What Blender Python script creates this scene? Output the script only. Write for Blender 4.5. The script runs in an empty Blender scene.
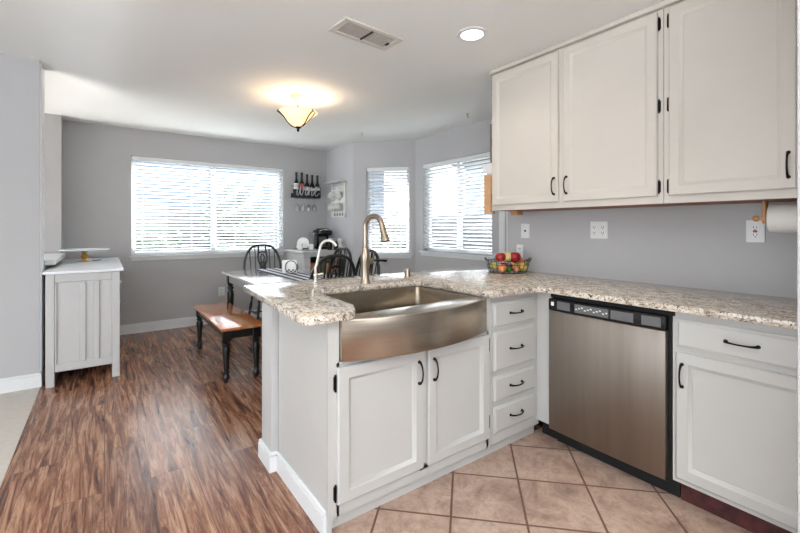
import bpy, bmesh, math, random
from mathutils import Vector, Matrix
random.seed(7)
PI = math.pi
sc = bpy.context.scene
COL = sc.collection

# ------------------------------------------------------------------ camera
cam_d = bpy.data.cameras.new('camera')
cam_d.sensor_width = 36.0
cam_d.lens = 36.0 * 408.0 / 800.0
cam_d.shift_y = -(266.5 - 227.5) / 800.0
cam_d.clip_start = 0.05
cam = bpy.data.objects.new('camera', cam_d)
cam.location = (0, 0, 1.26)
cam.rotation_euler = (math.radians(90), 0, math.radians(-35.9))
COL.objects.link(cam)
sc.camera = cam

# ------------------------------------------------------------------ world, exposure
world = bpy.data.worlds.new('world')
sc.world = world
world.use_nodes = True
wn = world.node_tree
bg = wn.nodes['Background']
bg.inputs['Color'].default_value = (0.86, 0.93, 1.0, 1)
bg.inputs['Strength'].default_value = 1.7
sc.view_settings.view_transform = 'Standard'
sc.view_settings.look = 'None'
sc.view_settings.gamma = 1
sc.view_settings.exposure = 1.8
sc.view_settings.use_curve_mapping = False


sun_d = bpy.data.lights.new('sun', 'SUN')
sun_d.energy = 19.0; sun_d.angle = math.radians(2); sun_d.color = (1.0, 0.98, 0.95)
sun = bpy.data.objects.new('sun', sun_d)
sun.rotation_euler = (math.radians(-38), math.radians(24), 0)     # high sun behind the dining room windows
COL.objects.link(sun)


def area_light(name, loc, rot, sx, sy, power, color):
    d = bpy.data.lights.new(name, 'AREA')
    d.shape = 'RECTANGLE'; d.size = sx; d.size_y = sy; d.energy = power; d.color = color
    o = bpy.data.objects.new(name, d); o.location = loc; o.rotation_euler = rot
    COL.objects.link(o)
    return o


def spot(name, loc, power, color, size=0.08, ang=150, blend=0.9):
    d = bpy.data.lights.new(name, 'SPOT')
    d.energy = power; d.color = color; d.shadow_soft_size = size
    d.spot_size = math.radians(ang); d.spot_blend = blend
    o = bpy.data.objects.new(name, d); o.location = loc
    COL.objects.link(o)
    return o


# added fill light behind the camera, aimed up to brighten the ceiling
area_light('ceiling_fill', (-0.3, -0.9, 1.75), (PI, 0, 0), 1.2, 1.2, 38, (0.94, 0.97, 1.0))
WARM = (1.0, 0.90, 0.80)
CAN_AND_FILL = [(1.815, 1.758), (0.55, 0.35), (1.45, 0.2), (-0.8, 1.6)]  # first is the visible downlight; the rest are added fill spots out of view
for i, (x, y) in enumerate(CAN_AND_FILL):
    zc = 2.42 if x > 0.3 else 2.54
    spot('can_and_fill_spot', (x, y, zc), 5 if i == 0 else 4, WARM)

# ------------------------------------------------------------------ helpers
ORG = {}


class Fr:
    """local frame: u along, v up (z), w outwards"""
    def __init__(s, o, u, w):
        s.o = Vector(o); s.u = Vector(u).normalized(); s.w = Vector(w).normalized(); s.v = Vector((0, 0, 1))

    def __call__(s, a, b, c):
        return s.o + s.u * a + s.v * b + s.w * c

    def mat(s):
        m = Matrix((s.u, s.v, s.w)).transposed().to_4x4()
        m.translation = s.o
        return m


class MB:
    def __init__(s):
        s.bm = bmesh.new()

    def box(s, x0, x1, y0, y1, z0, z1, bev=0.0, F=None, M=None, seg=1):
        t = bmesh.new()
        bmesh.ops.create_cube(t, size=1)
        for v in t.verts:
            v.co = Vector(((x0 + x1) / 2 + v.co.x * (x1 - x0), (y0 + y1) / 2 + v.co.y * (y1 - y0), (z0 + z1) / 2 + v.co.z * (z1 - z0)))
        if bev > 0:
            bmesh.ops.bevel(t, geom=t.edges[:], offset=bev, segments=seg, affect='EDGES', profile=0.5)
        if F is not None:
            t.transform(F.mat())
        if M is not None:
            t.transform(M)
        s.add(t)
        return s

    def add(s, t):
        me = bpy.data.meshes.new('tmp'); t.to_mesh(me); t.free(); s.bm.from_mesh(me); bpy.data.meshes.remove(me)

    def ring(s, F, u0, u1, v0, v1, prof, closeback=True):
        loops = []
        for ins, w in prof:
            loops.append([s.bm.verts.new(F(a, b, w)) for a, b in ((u0 + ins, v0 + ins), (u1 - ins, v0 + ins), (u1 - ins, v1 - ins), (u0 + ins, v1 - ins))])
        for A, B in zip(loops, loops[1:]):
            for i in range(4):
                j = (i + 1) % 4
                s.bm.faces.new((A[i], A[j], B[j], B[i]))
        s.bm.faces.new(loops[-1])
        if closeback:
            s.bm.faces.new(loops[0][::-1])
        return s

    def tube(s, pts, r, seg=8, closed=False, caps=True, flat=1.0):
        pts = [Vector(p) for p in pts]
        n = len(pts)
        rs = r if isinstance(r, (list, tuple)) else [r] * n
        loops = []
        up = None
        for i, p in enumerate(pts):
            if closed:
                d = (pts[(i + 1) % n] - pts[i - 1])
            else:
                d = pts[min(i + 1, n - 1)] - pts[max(i - 1, 0)]
            d.normalize()
            if up is None:
                up = Vector((0, 0, 1)) if abs(d.z) < 0.9 else Vector((1, 0, 0))
            a = d.cross(up)
            if a.length < 1e-4:
                a = d.cross(Vector((0.3, 1, 0.2)))
            a.normalize(); b = a.cross(d).normalized(); up = b
            loops.append([s.bm.verts.new(p + a * (rs[i] * math.cos(k * 2 * PI / seg)) + b * (rs[i] * flat * math.sin(k * 2 * PI / seg))) for k in range(seg)])
        rng = range(n) if closed else range(n - 1)
        for i in rng:
            A, B = loops[i], loops[(i + 1) % n]
            for k in range(seg):
                j = (k + 1) % seg
                s.bm.faces.new((A[k], A[j], B[j], B[k]))
        if caps and not closed:
            s.bm.faces.new(loops[0][::-1]); s.bm.faces.new(loops[-1])
        return s

    def lathe(s, c, prof, seg=20, M=None, cap=True):
        """prof: (r, z) list about vertical axis at c"""
        c = Vector(c)
        loops = []
        for r, z in prof:
            L = []
            for k in range(seg):
                p = Vector((r * math.cos(2 * PI * k / seg), r * math.sin(2 * PI * k / seg), z))
                if M is not None:
                    p = M @ p
                L.append(s.bm.verts.new(c + p))
            loops.append(L)
        for A, B in zip(loops, loops[1:]):
            for k in range(seg):
                j = (k + 1) % seg
                s.bm.faces.new((A[k], A[j], B[j], B[k]))
        if cap:
            s.bm.faces.new(loops[0][::-1]); s.bm.faces.new(loops[-1])
        return s

    def prism(s, poly, z0, z1, bev=0.0, F=None, seg=2):
        t = bmesh.new()
        a = [t.verts.new((x, y, z0)) for x, y in poly]
        f = t.faces.new(a)
        r = bmesh.ops.extrude_face_region(t, geom=[f])
        vs = [g for g in r['geom'] if isinstance(g, bmesh.types.BMVert)]
        for v in vs:
            v.co.z = z1
        bmesh.ops.recalc_face_normals(t, faces=t.faces[:])
        if bev > 0:
            es = [e for e in t.edges if abs(e.verts[0].co.z - z1) < 1e-6 and abs(e.verts[1].co.z - z1) < 1e-6]
            es += [e for e in t.edges if abs(e.verts[0].co.z - z0) < 1e-6 and abs(e.verts[1].co.z - z0) < 1e-6]
            bmesh.ops.bevel(t, geom=es, offset=bev, segments=seg, affect='EDGES', profile=0.5)
        if F is not None:
            t.transform(F)
        s.add(t)
        return s

    def ball(s, c, rx, ry=None, rz=None, seg=16, M=None):
        t = bmesh.new()
        bmesh.ops.create_uvsphere(t, u_segments=seg, v_segments=max(6, seg // 2), radius=1)
        for v in t.verts:
            v.co = Vector((v.co.x * rx, v.co.y * (ry or rx), v.co.z * (rz or rx)))
        if M is not None:
            t.transform(M)
        t.transform(Matrix.Translation(Vector(c)))
        s.add(t)
        return s

    def build(s, name, mat, parent=None, loc=None, smooth=40):
        bm = s.bm
        bmesh.ops.recalc_face_normals(bm, faces=bm.faces[:])
        if parent is not None:
            o = ORG[parent.name]
        elif loc is not None:
            o = Vector(loc)
        else:
            xs = [v.co.x for v in bm.verts]; ys = [v.co.y for v in bm.verts]; zs = [v.co.z for v in bm.verts]
            o = Vector(((min(xs) + max(xs)) / 2, (min(ys) + max(ys)) / 2, min(zs)))
        for v in bm.verts:
            v.co -= o
        for f in bm.faces:
            f.smooth = True
        lim = math.radians(smooth)
        for e in bm.edges:
            if len(e.link_faces) == 2:
                e.smooth = e.calc_face_angle(0) < lim
        me = bpy.data.meshes.new(name)
        bm.to_mesh(me); bm.free()
        me.materials.append(mat)
        ob = bpy.data.objects.new(name, me)
        COL.objects.link(ob)
        if parent is not None:
            ob.parent = parent
        else:
            ob.location = o
        ORG[ob.name] = o
        return ob


def tag(o, label, cat, group=None):
    o['label'] = label; o['category'] = cat
    if group:
        o['group'] = group
    return o


def thing(name, label, cat, loc=(0, 0, 0), group=None):
    o = bpy.data.objects.new(name, None)
    COL.objects.link(o)
    o.location = loc
    o.empty_display_size = 0.1
    ORG[o.name] = Vector(loc)
    return tag(o, label, cat, group)


def struct(o, label=None):
    o['kind'] = 'structure'
    if label:
        o['label'] = label
    return o


def dup(root, loc, rotz, label, group=None):
    r = root.copy(); COL.objects.link(r); r.location = loc; r.rotation_euler = (0, 0, rotz)
    r['label'] = label
    if group:
        r['group'] = group
    for ch in list(root.children):
        c = ch.copy(); COL.objects.link(c); c.parent = r
        for g in list(ch.children):
            d = g.copy(); COL.objects.link(d); d.parent = c
    return r


# ------------------------------------------------------------------ materials
def newmat(name):
    m = bpy.data.materials.new(name); m.use_nodes = True
    nt = m.node_tree
    return m, nt, nt.nodes['Principled BSDF']


def S(v):
    """srgb 0-255 -> linear"""
    return tuple(((c / 255) / 12.92 if c / 255 <= 0.04045 else ((c / 255 + 0.055) / 1.055) ** 2.4) for c in v) + (1,)


def coord(nt, scale=(1, 1, 1), rot=(0, 0, 0), loc=(0, 0, 0), kind='geo'):
    if kind == 'geo':
        n = nt.nodes.new('ShaderNodeNewGeometry'); out = n.outputs['Position']
    else:
        n = nt.nodes.new('ShaderNodeTexCoord'); out = n.outputs['Object']
    mp = nt.nodes.new('ShaderNodeMapping')
    mp.inputs['Scale'].default_value = scale; mp.inputs['Rotation'].default_value = rot; mp.inputs['Location'].default_value = loc
    nt.links.new(out, mp.inputs['Vector'])
    return mp.outputs['Vector']


def ramp(nt, fac, stops):
    r = nt.nodes.new('ShaderNodeValToRGB')
    el = r.color_ramp.elements
    while len(el) < len(stops):
        el.new(0.5)
    for e, (p, c) in zip(el, stops):
        e.position = p; e.color = c
    nt.links.new(fac, r.inputs['Fac'])
    return r.outputs['Color']


def noise(nt, vec, scale, detail=4, rough=0.6, dist=0.0):
    n = nt.nodes.new('ShaderNodeTexNoise')
    n.inputs['Scale'].default_value = scale; n.inputs['Detail'].default_value = detail
    n.inputs['Roughness'].default_value = rough; n.inputs['Distortion'].default_value = dist
    nt.links.new(vec, n.inputs['Vector'])
    return n.outputs['Fac']


def mix(nt, fac, a, b, mode='MIX'):
    m = nt.nodes.new('ShaderNodeMix'); m.data_type = 'RGBA'; m.blend_type = mode
    for sock, val in ((m.inputs[0], fac), (m.inputs[6], a), (m.inputs[7], b)):
        if isinstance(val, (int, float)):
            sock.default_value = val
        elif isinstance(val, tuple):
            sock.default_value = val
        else:
            nt.links.new(val, sock)
    return m.outputs[2]


def bump(nt, bsdf, h, strength=0.2, dist=0.01):
    b = nt.nodes.new('ShaderNodeBump'); b.inputs['Strength'].default_value = strength; b.inputs['Distance'].default_value = dist
    nt.links.new(h, b.inputs['Height']); nt.links.new(b.outputs['Normal'], bsdf.inputs['Normal'])


def simple(name, rgb, rough=0.5, metal=0.0, var=0.04, vs=6.0, spec=0.5, coat=0.0, bmp=0.0, bs=200.0, kind='geo'):
    m, nt, b = newmat(name)
    c = S(rgb)
    v = coord(nt, kind=kind)
    f = noise(nt, v, vs, 3)
    lo = tuple(max(0, x * (1 - var)) for x in c[:3]) + (1,)
    hi = tuple(min(1, x * (1 + var)) for x in c[:3]) + (1,)
    nt.links.new(ramp(nt, f, [(0.3, lo), (0.7, hi)]), b.inputs['Base Color'])
    b.inputs['Roughness'].default_value = rough; b.inputs['Metallic'].default_value = metal
    b.inputs['Specular IOR Level'].default_value = spec
    b.inputs['Coat Weight'].default_value = coat; b.inputs['Coat Roughness'].default_value = 0.08
    if bmp:
        bump(nt, b, noise(nt, v, bs, 2), bmp, 0.002)
    return m


M = {}
M['wall'] = simple('wall_paint', (184, 183, 184), 0.75, var=0.02, vs=1.5, bmp=0.5, bs=90)
M['ceil'] = simple('ceiling_paint', (236, 236, 234), 0.85, var=0.015, vs=1.2, bmp=0.3, bs=60)
M['trim'] = simple('white_trim', (226, 227, 228), 0.45, var=0.02)
M['cab'] = simple('cabinet_paint', (208, 201, 192), 0.38, var=0.02, vs=3)
M['cab_low'] = simple('lower_cabinet_paint', (192, 191, 188), 0.38, var=0.02, vs=3)
M['side'] = simple('sideboard_paint', (196, 195, 194), 0.45, var=0.02)
M['sidetop'] = simple('sideboard_top', (238, 242, 246), 0.2, var=0.01)
M['bronze'] = simple('oil_rubbed_bronze', (28, 23, 22), 0.35, metal=0.8, var=0.1, vs=40)
M['black'] = simple('black_paint', (20, 20, 21), 0.28, var=0.1, vs=12)
M['blackplastic'] = simple('black_plastic', (18, 18, 19), 0.25, var=0.05)
M['blackmat'] = simple('black_matte', (10, 10, 10), 0.7, var=0.05)
M['greyplast'] = simple('grey_plastic', (98, 99, 100), 0.3, var=0.08, vs=25)
M['nickel'] = simple('brushed_nickel', (166, 152, 134), 0.28, metal=1, var=0.05, vs=30)
M['chrome'] = simple('chrome', (215, 214, 208), 0.12, metal=1, var=0.02)
M['outlet'] = simple('outlet_white', (228, 228, 228), 0.35, var=0.01)
M['outletdark'] = simple('outlet_slot', (40, 40, 42), 0.5)
M['red'] = simple('red_button', (170, 60, 55), 0.5)
M['porcelain'] = simple('porcelain', (236, 236, 234), 0.2, var=0.01)
M['orangewood'] = simple('raw_wood', (190, 142, 96), 0.55, var=0.12, vs=14)
M['under'] = simple('cabinet_underside', (142, 88, 62), 0.6, var=0.2, vs=10)
M['tan'] = simple('tan_board', (206, 160, 116), 0.5, var=0.1, vs=12)
M['paper'] = simple('paper_towel', (232, 230, 226), 0.9, var=0.01, bmp=0.4, bs=180)
M['gold'] = simple('gold_metal', (200, 160, 90), 0.3, metal=0.7)
M['vent'] = simple('vent_paint', (214, 208, 200), 0.5)
M['ventdark'] = simple('vent_slot', (70, 62, 58), 0.7)
M['dark_wood'] = simple('dark_wood', (66, 46, 36), 0.5, var=0.25, vs=12)
M['basketfiber'] = simple('woven_tan', (200, 140, 100), 0.8, var=0.2, vs=60)
M['green'] = simple('green_glaze', (86, 100, 82), 0.5)
M['winelabelw'] = simple('wine_label_white', (226, 222, 220), 0.6)
M['winelabelr'] = simple('wine_label_red', (196, 84, 80), 0.6)
M['bottle'] = simple('bottle_glass', (14, 12, 14), 0.12, var=0.05)
M['kickred'] = simple('dark_red_plank', (74, 30, 30), 0.6, var=0.5, vs=18, bmp=0.6, bs=60)
M['fence'] = simple('fence_boards', (92, 90, 92), 0.8, var=0.15, vs=4)
M['house'] = simple('siding_blue_grey', (104, 116, 132), 0.8, var=0.08, vs=2)
M['roof'] = simple('roof_shingle', (80, 78, 80), 0.9, var=0.2, vs=12)
M['leaf'] = simple('leaf_green', (84, 100, 78), 0.7, var=0.35, vs=5)
M['lawn'] = simple('ground_lawn', (48, 56, 44), 0.9, var=0.15, vs=3)
M['stucco'] = simple('stucco_wall', (196, 196, 196), 0.9, var=0.05)
M['concrete'] = simple('light_carpet', (206, 199, 190), 0.95, var=0.06, vs=30, bmp=0.6, bs=150)
M['apron'] = simple('table_apron_grey', (150, 150, 152), 0.35)


def glass_thin(name, tint=(1, 1, 1, 1), refl=0.08, rough=0.0):
    m, nt, b = newmat(name)
    tr = nt.nodes.new('ShaderNodeBsdfTransparent'); tr.inputs['Color'].default_value = tint
    gl = nt.nodes.new('ShaderNodeBsdfGlossy'); gl.inputs['Roughness'].default_value = rough
    mx = nt.nodes.new('ShaderNodeMixShader')
    lw = nt.nodes.new('ShaderNodeLayerWeight'); lw.inputs['Blend'].default_value = 0.35
    mt = nt.nodes.new('ShaderNodeMath'); mt.operation = 'MULTIPLY_ADD'
    nt.links.new(lw.outputs['Facing'], mt.inputs[0]); mt.inputs[1].default_value = 0.35; mt.inputs[2].default_value = refl
    nt.links.new(mt.outputs[0], mx.inputs[0])
    nt.links.new(tr.outputs[0], mx.inputs[1]); nt.links.new(gl.outputs[0], mx.inputs[2])
    nt.links.new(mx.outputs[0], nt.nodes['Material Output'].inputs['Surface'])
    nt.nodes.remove(b)
    return m


M['pane'] = glass_thin('window_glass', (0.93, 0.96, 0.97, 1), 0.04)
M['clear'] = glass_thin('clear_glass', (0.96, 0.97, 0.97, 1), 0.05)
M['frost'] = simple('pressed_glass', (226, 232, 236), 0.12, var=0.02)


def slat_mat():
    m, nt, b = newmat('blind_slat')
    b.inputs['Base Color'].default_value = S((240, 240, 240)); b.inputs['Roughness'].default_value = 0.5
    v = coord(nt)
    nt.links.new(ramp(nt, noise(nt, v, 3, 2), [(0.3, S((236, 237, 238))), (0.7, S((245, 245, 245)))]), b.inputs['Base Color'])
    tl = nt.nodes.new('ShaderNodeBsdfTranslucent'); tl.inputs['Color'].default_value = S((240, 242, 245))
    mx = nt.nodes.new('ShaderNodeMixShader'); mx.inputs[0].default_value = 0.36
    nt.links.new(b.outputs[0], mx.inputs[1]); nt.links.new(tl.outputs[0], mx.inputs[2])
    nt.links.new(mx.outputs[0], nt.nodes['Material Output'].inputs['Surface'])
    return m


M['slat'] = slat_mat()


def emis(name, col, s):
    m, nt, b = newmat(name)
    b.inputs['Base Color'].default_value = col
    b.inputs['Emission Color'].default_value = col; b.inputs['Emission Strength'].default_value = s
    return m


M['canlens'] = emis('recessed_lens', (1.0, 0.95, 0.88, 1), 3.0)


def bowl_mat():
    m, nt, b = newmat('alabaster_glass')
    v = coord(nt)
    f = noise(nt, v, 9, 4)
    c = ramp(nt, f, [(0.3, (1.0, 0.66, 0.28, 1)), (0.7, (1.0, 0.80, 0.46, 1))])
    nt.links.new(c, b.inputs['Base Color']); nt.links.new(c, b.inputs['Emission Color'])
    b.inputs['Emission Strength'].default_value = 0.36
    b.inputs['Roughness'].default_value = 0.3
    return m


M['bowl'] = bowl_mat()


def granite():
    m, nt, b = newmat('granite')
    v = coord(nt)
    vs = coord(nt, scale=(2.0, 1.0, 1.6))
    f1 = noise(nt, vs, 17, 8, 0.72, 0.9)
    base = ramp(nt, f1, [(0.34, S((116, 103, 92))), (0.43, S((174, 160, 144))), (0.50, S((208, 195, 179))), (0.60, S((226, 218, 207))), (0.72, S((196, 186, 174)))])
    f2 = noise(nt, v, 80, 3, 0.6, 0.4)
    c = mix(nt, ramp(nt, f2, [(0.57, (0, 0, 0, 1)), (0.60, (0.8, 0.8, 0.8, 1))]), base, S((120, 108, 100)))
    f3 = noise(nt, vs, 38, 3, 0.6, 1.5)
    c = mix(nt, ramp(nt, f3, [(0.605, (0, 0, 0, 1)), (0.625, (1, 1, 1, 1))]), c, S((44, 36, 36)))
    f4 = noise(nt, v, 60, 2, 0.5)
    c = mix(nt, ramp(nt, f4, [(0.64, (0, 0, 0, 1)), (0.68, (0.8, 0.8, 0.8, 1))]), c, S((236, 233, 228)))
    nt.links.new(c, b.inputs['Base Color'])
    b.inputs['Roughness'].default_value = 0.07
    b.inputs['Specular IOR Level'].default_value = 0.6
    return m


M['granite'] = granite()


def steel(name, scale, rgb=(168, 160, 150), rough=0.3, rot=(0, 0, 0)):
    m, nt, b = newmat(name)
    v = coord(nt, scale=scale, rot=rot)
    f = noise(nt, v, 1.0, 4, 0.6)
    v2 = coord(nt, scale=(scale[0] * .04, scale[1] * .04, scale[2] * .04))
    lo, hi = tuple(int(x * 0.96) for x in rgb), tuple(min(255, int(x * 1.04)) for x in rgb)
    nt.links.new(ramp(nt, f, [(0.35, S(lo)), (0.65, S(hi))]), b.inputs['Base Color'])
    b.inputs['Metallic'].default_value = 1.0; b.inputs['Roughness'].default_value = rough
    b.inputs['Anisotropic'].default_value = 0.5
    bump(nt, b, f, 0.04, 0.001)
    return m


M['steel_dw'] = steel('brushed_steel_door', (300, 8, 3), (178, 168, 158), 0.30)
M['steel_dw'] = steel('brushed_steel_door', (2, 12, 0.8), (146, 137, 128), 0.38)
M['steel_sink'] = steel('brushed_steel_apron', (2, 2, 120), (178, 166, 150), 0.24)
M['steel_basin'] = steel('brushed_steel_basin', (40, 40, 40), (142, 131, 116), 0.26)


def wood_floor():
    m, nt, b = newmat('wood_plank_floor')
    v = coord(nt, rot=(0, 0, PI / 2))
    br = nt.nodes.new('ShaderNodeTexBrick')
    br.offset = 0.37; br.offset_frequency = 2
    for k, val in (('Scale', 1.0), ('Mortar Size', 0.0018), ('Mortar Smooth', 0.2), ('Bias', 0.0), ('Brick Width', 1.2), ('Row Height', 0.19)):
        br.inputs[k].default_value = val
    br.inputs['Color1'].default_value = (0, 0, 0, 1); br.inputs['Color2'].default_value = (1, 1, 1, 1)
    nt.links.new(v, br.inputs['Vector'])
    # per plank shift of the grain
    off = nt.nodes.new('ShaderNodeVectorMath'); off.operation = 'MULTIPLY'
    nt.links.new(br.outputs['Color'], off.inputs[0]); off.inputs[1].default_value = (7, 3, 5)
    ad = nt.nodes.new('ShaderNodeVectorMath'); ad.operation = 'ADD'
    gv = coord(nt, scale=(17, 1.15, 1))
    nt.links.new(gv, ad.inputs[0]); nt.links.new(off.outputs[0], ad.inputs[1])
    g = noise(nt, ad.outputs[0], 1.6, 12, 0.74, 1.0)
    col = ramp(nt, g, [(0.34, S((62, 38, 30))), (0.43, S((108, 70, 54))), (0.51, S((150, 106, 82))), (0.60, S((186, 146, 118))), (0.72, S((140, 100, 82)))])
    fine = noise(nt, coord(nt, scale=(60, 3.2, 1)), 2.0, 6, 0.75, 0.5)
    fc = ramp(nt, fine, [(0.36, (0.62, 0.60, 0.60, 1)), (0.5, (1, 1, 1, 1)), (0.66, (1.22, 1.2, 1.2, 1))])
    col = mix(nt, 0.9, col, fc, 'MULTIPLY')
    pv = ramp(nt, br.outputs['Color'], [(0.0, (0.86, 0.86, 0.90, 1)), (1.0, (1.08, 1.04, 1.0, 1))])
    col = mix(nt, 1.0, col, pv, 'MULTIPLY')
    sm = nt.nodes.new('ShaderNodeMath'); sm.operation = 'MULTIPLY'; sm.inputs[1].default_value = 0.5
    nt.links.new(br.outputs['Fac'], sm.inputs[0])
    col = mix(nt, sm.outputs[0], col, S((52, 36, 32)))
    nt.links.new(col, b.inputs['Base Color'])
    b.inputs['Roughness'].default_value = 0.24
    bump(nt, b, fine, 0.10, 0.003)
    return m


M['wood'] = wood_floor()


def tile_floor():
    m, nt, b = newmat('stone_tile_floor')
    # rotate by -45 deg so that rows run diagonally; lattice passes (1.677, 1.31)
    s_ = 0.3215
    a = math.radians(45)
    px, py = 1.677 * math.cos(a) - 1.31 * math.sin(a), 1.677 * math.sin(a) + 1.31 * math.cos(a)
    v = coord(nt, rot=(0, 0, a), loc=(-px + 20 * s_, -py + 20 * s_, 0))
    br = nt.nodes.new('ShaderNodeTexBrick'); br.offset = 0.0
    for k, val in (('Scale', 1.0), ('Mortar Size', 0.0055), ('Mortar Smooth', 0.3), ('Bias', 0.0), ('Brick Width', s_), ('Row Height', s_)):
        br.inputs[k].default_value = val
    br.inputs['Color1'].default_value = (0.90, 0.90, 0.90, 1); br.inputs['Color2'].default_value = (1.06, 1.05, 1.04, 1)
    nt.links.new(v, br.inputs['Vector'])
    g = coord(nt)
    f = noise(nt, g, 5.5, 7, 0.62, 0.8)
    c = ramp(nt, f, [(0.3, S((138, 116, 104))), (0.45, S((172, 146, 131))), (0.58, S((190, 165, 150))), (0.75, S((176, 158, 146)))])
    f2 = noise(nt, g, 22, 7, 0.75, 1.6)
    c = mix(nt, 0.9, c, ramp(nt, f2, [(0.34, (0.74, 0.70, 0.67, 1)), (0.5, (1.0, 1.0, 1.0, 1)), (0.66, (1.16, 1.14, 1.12, 1))]), 'MULTIPLY')
    c = mix(nt, 1.0, c, br.outputs['Color'], 'MULTIPLY')
    c = mix(nt, br.outputs['Fac'], c, S((112, 80, 66)))
    nt.links.new(c, b.inputs['Base Color'])
    b.inputs['Roughness'].default_value = 0.42
    inv = nt.nodes.new('ShaderNodeMath'); inv.operation = 'SUBTRACT'; inv.inputs[0].default_value = 1
    nt.links.new(br.outputs['Fac'], inv.inputs[1])
    bump(nt, b, inv.outputs[0], 0.5, 0.003)
    return m


M['tile'] = tile_floor()


def oak(name, c0, c1, rough=0.12, rot=0.0, sc_=(22, 1.8, 1)):
    m, nt, b = newmat(name)
    g = noise(nt, coord(nt, scale=sc_, rot=(0, 0, rot)), 1.5, 6, 0.6, 0.6)
    v = coord(nt, scale=(1 / 0.09, 0.6, 1))
    st = nt.nodes.new('ShaderNodeTexVoronoi'); st.inputs['Scale'].default_value = 1.0
    nt.links.new(v, st.inputs['Vector'])
    c = ramp(nt, g, [(0.3, S(c0)), (0.7, S(c1))])
    c = mix(nt, 0.16, c, st.outputs['Color'], 'SOFT_LIGHT')
    nt.links.new(c, b.inputs['Base Color'])
    b.inputs['Roughness'].default_value = rough
    b.inputs['Coat Weight'].default_value = 0.4; b.inputs['Coat Roughness'].default_value = 0.05
    return m


M['oak'] = oak('honey_oak', (168, 102, 56), (206, 140, 88))
M['tabletop'] = oak('pale_washed_top', (206, 202, 198), (226, 224, 222), 0.12)


def runner_mat():
    m, nt, b = newmat('striped_cloth')
    v = coord(nt, kind='obj')
    sp = nt.nodes.new('ShaderNodeSeparateXYZ'); nt.links.new(v, sp.inputs[0])
    mt = nt.nodes.new('ShaderNodeMath'); mt.operation = 'MULTIPLY_ADD'; mt.inputs[1].default_value = 1 / 0.09; mt.inputs[2].default_value = 20.25
    nt.links.new(sp.outputs['X'], mt.inputs[0])
    fr = nt.nodes.new('ShaderNodeMath'); fr.operation = 'FRACT'; nt.links.new(mt.outputs[0], fr.inputs[0])
    r = nt.nodes.new('ShaderNodeValToRGB'); r.color_ramp.interpolation = 'CONSTANT'
    el = r.color_ramp.elements; el[0].color = S((226, 228, 232)); el[1].position = 0.5; el[1].color = S((52, 66, 96))
    nt.links.new(fr.outputs[0], r.inputs[0]); nt.links.new(r.outputs[0], b.inputs['Base Color'])
    b.inputs['Roughness'].default_value = 0.9
    return m


M['runner'] = runner_mat()


def fruit_mat(name, a, b_, scale=12):
    m, nt, b = newmat(name)
    f = noise(nt, coord(nt, kind='obj'), scale, 3, 0.6, 0.5)
    nt.links.new(ramp(nt, f, [(0.35, S(a)), (0.62, S(b_))]), b.inputs['Base Color'])
    b.inputs['Roughness'].default_value = 0.25
    return m


# ------------------------------------------------------------------ structure
struct(MB().box(-0.41, 4.2, 1.56, 6.2, -0.1, 0).build('floor', M['wood']), 'reddish brown wood plank floor')
struct(MB().box(-0.41, 0.735, -3.0, 1.56, -0.1, 0).build('floor', M['wood']), 'reddish brown wood plank floor')
struct(MB().box(0.735, 2.86, -3.0, 1.56, -0.1, 0).build('floor', M['tile']), 'diagonal beige stone tile floor')
struct(MB().box(-4.2, -0.41, -3.0, 6.2, -0.1, 0.004).build('floor', M['concrete']), 'pale carpet past the left wall')

# ceiling: rises gently towards the left of the kitchen
m = MB()
xs = [-4.2 + 0.125 * i for i in range(25)] + [-1.1 + 0.05 * i for i in range(31)] + [1.0, 3.6]
ys = [-3.0, 0, 2.0, 3.5, 4.2] + [4.3 + 0.1 * i for i in range(12)] + [6.0]
def sstep(t):
    t = min(1, max(0, t)); return t * t * (3 - 2 * t)
G = [[m.bm.verts.new((x, y, 2.44 + 0.14 * sstep((0.20 - x) / 0.6) * sstep((5.3 - y) / 1.0))) for y in ys] for x in xs]
for i in range(len(xs) - 1):
    for j in range(len(ys) - 1):
        m.bm.faces.new((G[i][j], G[i][j + 1], G[i + 1][j + 1], G[i + 1][j]))
gf = m.bm.faces[:]
r_ = bmesh.ops.extrude_face_region(m.bm, geom=gf)
for g in r_['geom']:
    if isinstance(g, bmesh.types.BMVert):
        g.co.z = 2.8
struct(m.build('ceiling', M['ceil']), 'white ceiling')


def wall(name, O, u, w, L, H, holes=(), T=0.12, mat='wall'):
    F = Fr(O, u, w)
    m = MB()
    xs = 0.0
    for (a, b, z0, z1) in holes:
        m.box(xs, a, 0, H, 0, T, F=F)
        m.box(a, b, 0, z0, 0, T, F=F)
        m.box(a, b, z1, H, 0, T, F=F)
        xs = b
    m.box(xs, L, 0, H, 0, T, F=F)
    return struct(m.build(name, M[mat]))


# far wall Y=5.8, bay walls
wall('wall_back', (-0.37, 5.8, 0), (1, 0, 0), (0, 1, 0), 3.15, 2.44, [(0.625, 2.475, 0.92, 2.115)])
struct(MB().box(-1.6, -0.37, 5.56, 5.92, 0, 2.44).build('wall_jog', M['wall']), 'wall section stepping forward beside the far wall')
wall('wall_bay_left', (2.78, 5.8, 0), (0, -1, 0), (1, 0, 0), 0.86, 2.44)
r2 = math.sqrt(0.5)
wall('wall_bay_angle', (2.78, 4.94, 0), (r2, -r2, 0), (r2, r2, 0), 0.863, 2.44, [(0.185, 0.78, 0.905, 2.085)])
wall('wall_bay_right', (3.39, 4.33, 0), (0, -1, 0), (1, 0, 0), 2.3, 2.44, [(0.163, 1.34, 0.955, 2.085)])
wall('wall_right', (2.74, 2.245, 0), (0, -1, 0), (1, 0, 0), 5.24, 2.44)
struct(MB().box(2.86, 3.39, 1.9, 2.02, 0, 2.44).build('wall_return', M['wall']))
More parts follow.
